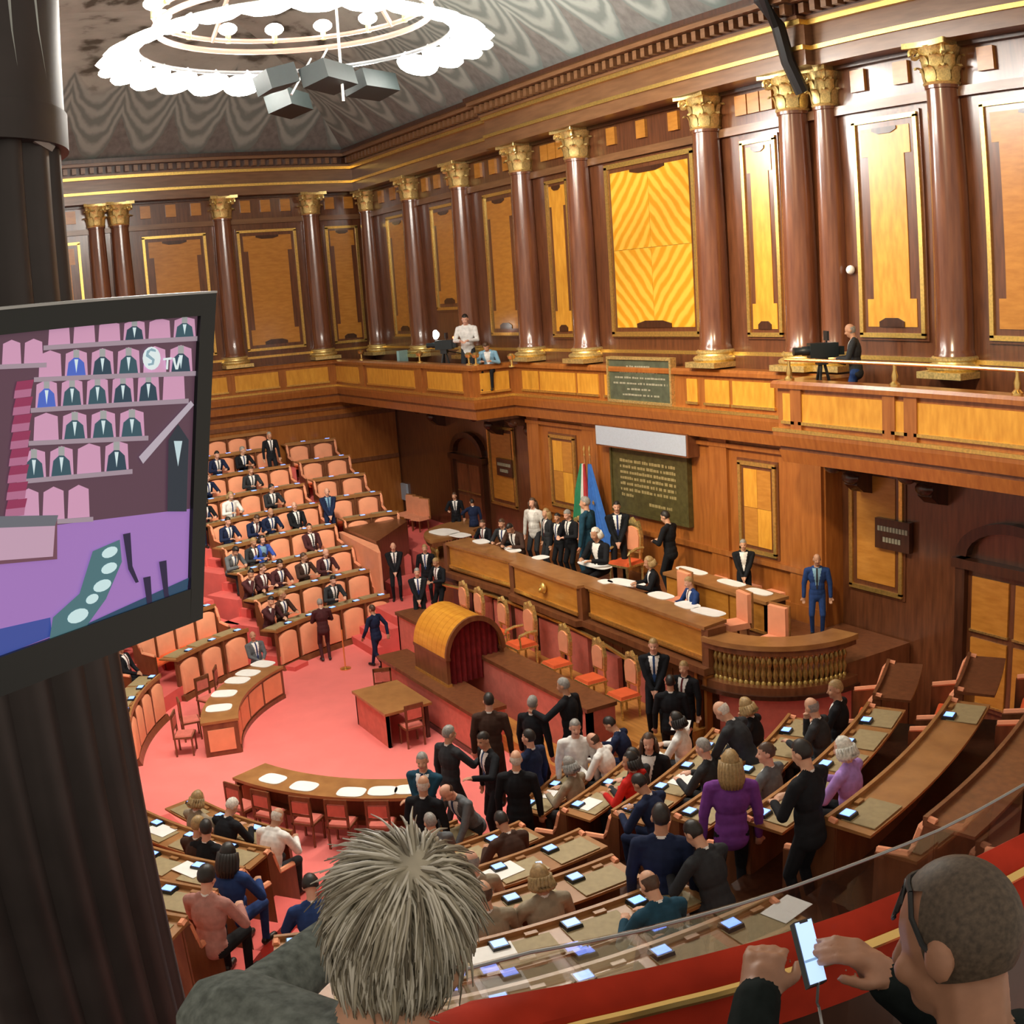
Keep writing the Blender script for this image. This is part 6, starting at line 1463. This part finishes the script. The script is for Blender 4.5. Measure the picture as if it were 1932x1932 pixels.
h1 = bpy.data.objects.new('hair', hm); COL.objects.link(h1); h1.parent = o1; h1['kind'] = 'stuff'

# second man with a phone
f2 = math.radians(166); s2_ = 1.0; D2m = 1.70
R2 = Matrix.Rotation(f2-PI/2, 4, 'Z'); Ptmp = Vector((0, 0, 0))
class _T: pass
def rest_frame(lean, hp, hy, piv=0.56):
    q = _T(); q.piv = Vector((0, 0, piv)); q.sh = piv-0.93; q.lean, q.hp, q.hy = lean, hp, hy; q.neck = (0, -0.005, 1.50)
    q.T = lambda p: Pose.T(q, p); q.H = lambda p: Pose.H(q, p); return q
fr_ = rest_frame(0.10, 0.30, 0.40)
hc2 = U(1808, 1775, d=D2m); M2 = Matrix.Translation(hc2-(R2 @ fr_.H((0, 0.01, 1.63)))) @ R2; M2i = M2.inverted()
wl_w = U(1428, 1890, d=2.03); wr_w = U(1682, 1852, d=2.0)
P2 = Pose(True, 0.10, 0.30, 0.40, M2i @ wl_w, M2i @ wr_w, voxel=0.0068, curl=0.9)
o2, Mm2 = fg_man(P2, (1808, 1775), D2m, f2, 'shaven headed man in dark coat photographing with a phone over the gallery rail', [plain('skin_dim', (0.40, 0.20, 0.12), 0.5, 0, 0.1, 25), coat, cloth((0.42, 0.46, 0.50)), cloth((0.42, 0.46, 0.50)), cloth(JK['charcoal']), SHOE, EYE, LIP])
mb = MB(); mb.ball((0, 0.002, 1.652), (0.0772, 0.0975, 0.1035), 28, 22)
keep = [i for i, f in enumerate(mb.f) if all(1.580 < mb.v[v][2] and (mb.v[v][1] < 0.035 or (mb.v[v][2] > 1.715 and mb.v[v][1] < 0.075)) for v in f)]
mb.f = [mb.f[i] for i in keep]; mb.mi = [0]*len(keep); mb.v = [tuple(P2.H(Vector(q))) for q in mb.v]
plain('stubble', (0.085, 0.060, 0.040), 0.6, 0, 0.4, 120)
h2 = bpy.data.objects.new('hair', mb.mesh('hair', 'stubble', 'all')); COL.objects.link(h2); h2.parent = o2
mb = MB(); e2 = (wr_w-(M2 @ P2.T((0.19, 0, 1.39)))).normalized()
# glasses pushed up on the head
t = thing('eyeglasses', 'black framed glasses pushed up on the shaven head of the man with the phone', 'glasses', M2 @ P2.H((0, 0.05, 1.76)))
def HH(p): return M2 @ P2.H(Vector(p))
def sk(dv, k=1.05): dv = Vector(dv).normalized(); return HH((0.074*k*dv.x, 0.005+0.094*k*dv.y, 1.650+0.100*k*dv.z))
mb = MB(); mb.tube([sk((x, 0.62-0.25*abs(x), 0.74), 1.07) for x in (-0.8, -0.55, -0.25, 0, 0.25, 0.55, 0.8)], 0.0042, 6); mb.build('brow_bar', 'black', t, True)
for sx in (-1, 1):
    mb = MB(); mb.tube([sk((0.8*sx, 0.42, 0.74), 1.07), sk((0.95*sx, 0.30, 0.35), 1.08), sk((1.0*sx, 0.12, 0.0), 1.09), sk((1.0*sx, -0.10, -0.25), 1.10)], 0.0042, 6); mb.build('temple_arm', 'black', t, True)
    n0 = Vector((0.42*sx, 0.80, 0.55)).normalized(); t1 = n0.cross(Vector((0, 0, 1))).normalized(); t2 = n0.cross(t1)
    mb = MB(); mb.tube([sk(n0+t1*0.36*math.cos(2*PI*k/14)+t2*0.30*math.sin(2*PI*k/14), 1.08) for k in range(15)], 0.003, 5, cap=False); mb.build('lens_rim', 'black', t, True)
# phone
dA, dB = 1.90, 1.965
c4 = [U(1499, 1743, d=dA+0.045), U(1530, 1733, d=dB+0.045), U(1559, 1848, d=dB-0.045), U(1528, 1859, d=dA-0.045)]
pn = (c4[1]-c4[0]).cross(c4[3]-c4[0]).normalized()
if pn.dot(CAM-c4[0]) < 0: pn = -pn
t = thing('phone', 'phone with a glowing white screen held up by the shaven headed man', 'phone', (c4[2]+c4[3])/2)
ctr = sum(c4, Vector())/4
mb = MB(); mb.add([ctr+(q-ctr)*1.05 for q in c4]+[ctr+(q-ctr)*1.05-pn*0.009 for q in c4], [(0, 1, 2, 3), (7, 6, 5, 4), (0, 4, 5, 1), (1, 5, 6, 2), (2, 6, 7, 3), (3, 7, 4, 0)]); mb.build('case', 'black_gloss', t)
mb = MB(); mb.add([q+pn*0.0008 for q in c4], [(0, 1, 2, 3)]); mb.build('screen', 'screen_white', t)
mb = MB(); l0, l1 = c4[0].lerp(c4[3], 0.62), c4[1].lerp(c4[2], 0.62); k0, k1 = c4[0].lerp(c4[3], 0.66), c4[1].lerp(c4[2], 0.66)
mb.add([l0+pn*0.0012, l1+pn*0.0012, k1+pn*0.0012, k0+pn*0.0012], [(0, 1, 2, 3)]); mb.build('screen_line', scr((0.20, 0.34, 0.55)), t)
mb = MB(); n0, n1 = c4[0].lerp(c4[1], 0.25), c4[0].lerp(c4[1], 0.75); dn = (c4[3]-c4[0])*0.035; mb.add([n0+pn*0.0012, n1+pn*0.0012, n1+dn+pn*0.0012, n0+dn+pn*0.0012], [(0, 1, 2, 3)]); mb.build('camera_notch', 'black', t)
mb = MB(); b0 = (c4[2]+c4[3])/2; mb.tube([b0, b0+Vector((0, 0, -0.04)), U(1545, 1900, d=1.93), U(1556, 1960, d=1.88)], 0.0025, 6); mb.build('charging_cable', 'steel', t, True)
mb = MB(); cd_ = M2i @ wr_w
q0 = wr_w+(M2 @ P2.T((0.19, 0, 1.39))-wr_w)*0.02

# ================================================================ LOOSE PAPERS AND PHONES ON THE NEAR DESKS
def sheet(px, py, block, i, label, sx=0.21, sy=0.15, mat='paper', dz=0.024):
    R = ROWS[(block, i)]; z = R['z']+dz; q = U(px, py, z=z); O = R['O']; a = math.atan2(q.y-O[1], q.x-O[0])
    rr = min(max(math.hypot(q.x-O[0], q.y-O[1]), R['R']+0.20), R['R']+0.36); x, y = O[0]+rr*math.cos(a), O[1]+rr*math.sin(a)
    mb = MB(); mb.box(-sx, sx, -sy, sy, 0, 0.006); o = place(mb.mesh('paper_sheet', mat), 'paper_sheet', None, TR(x, y, z, a-PI/2+rnd.uniform(-0.25, 0.25))); tag(o, label, 'paper'); return o
def mobile(px, py, block, i, label):
    R = ROWS[(block, i)]; z = R['z']+0.024; q = U(px, py, z=z); O = R['O']; a = math.atan2(q.y-O[1], q.x-O[0])
    rr = min(max(math.hypot(q.x-O[0], q.y-O[1]), R['R']+0.16), R['R']+0.40); x, y = O[0]+rr*math.cos(a), O[1]+rr*math.sin(a)
    B = TR(x, y, z, a-PI/2+rnd.uniform(-0.5, 0.5)); t = thing('mobile_phone', label, 'phone', (x, y, z))
    mb = MB(); mb.box(-0.045, 0.045, -0.085, 0.085, 0, 0.012, 0, B); mb.build('case', 'black_gloss', t); mb = MB(); mb.box(-0.04, 0.04, -0.078, 0.078, 0.012, 0.014, 0, B); mb.build('screen', 'screen_white', t)
for (px, py, bl, i, lab, sx, sy) in ((945, 1645, 'near_mid', 3, 'large white sheet on the third desk row under the glass edge', .27, .17), (1092, 1512, 'near_right', 2, 'white sheet on a front desk beside the grey bobbed woman', .2, .14),
        (1185, 1405, 'near_right', 1, 'white sheets before the balding person in white jacket', .22, .15), (1330, 1372, 'near_right', 2, 'white sheets spread beside the navy suited writer', .24, .16), (1290, 1470, 'near_right', 3, 'open white papers behind the person in red', .24, .15),
        (1350, 1640, 'near_mid', 6, 'white papers at the end of the last near desk row', .22, .15), (305, 1565, 'near_left', 2, 'white sheet at the pillar end of the second near row', .24, .16), (398, 1590, 'near_left', 2, 'white papers in front of the white haired person in black', .22, .15),
        (360, 1640, 'near_left', 3, 'white papers on the third row beside the wooden stairs', .24, .15), (1030, 1497, 'near_right', 1, 'folded white paper on the first desk of the crowded block', .16, .1), (915, 1780, 'near_mid', 5, 'white sheets on the fifth desk row under the glass edge', .24, .16),
        (640, 1650, 'near_mid', 2, 'white folder at the stair end of the second near row', .2, .16)):
    sheet(px, py, bl, i, lab, sx, sy)
for (px, py, bl, i, lab) in ((1018, 1632, 'near_mid', 3, 'phone lying on a desk beside the dark haired writer'), (1032, 1690, 'near_mid', 4, 'phone lying on the fourth desk row under the glass edge'), (1237, 1500, 'near_right', 3, 'bright phone on the desk behind the person in red'), (1480, 1500, 'near_right', 5, 'phone before the heavy man in black')):
    mobile(px, py, bl, i, lab)
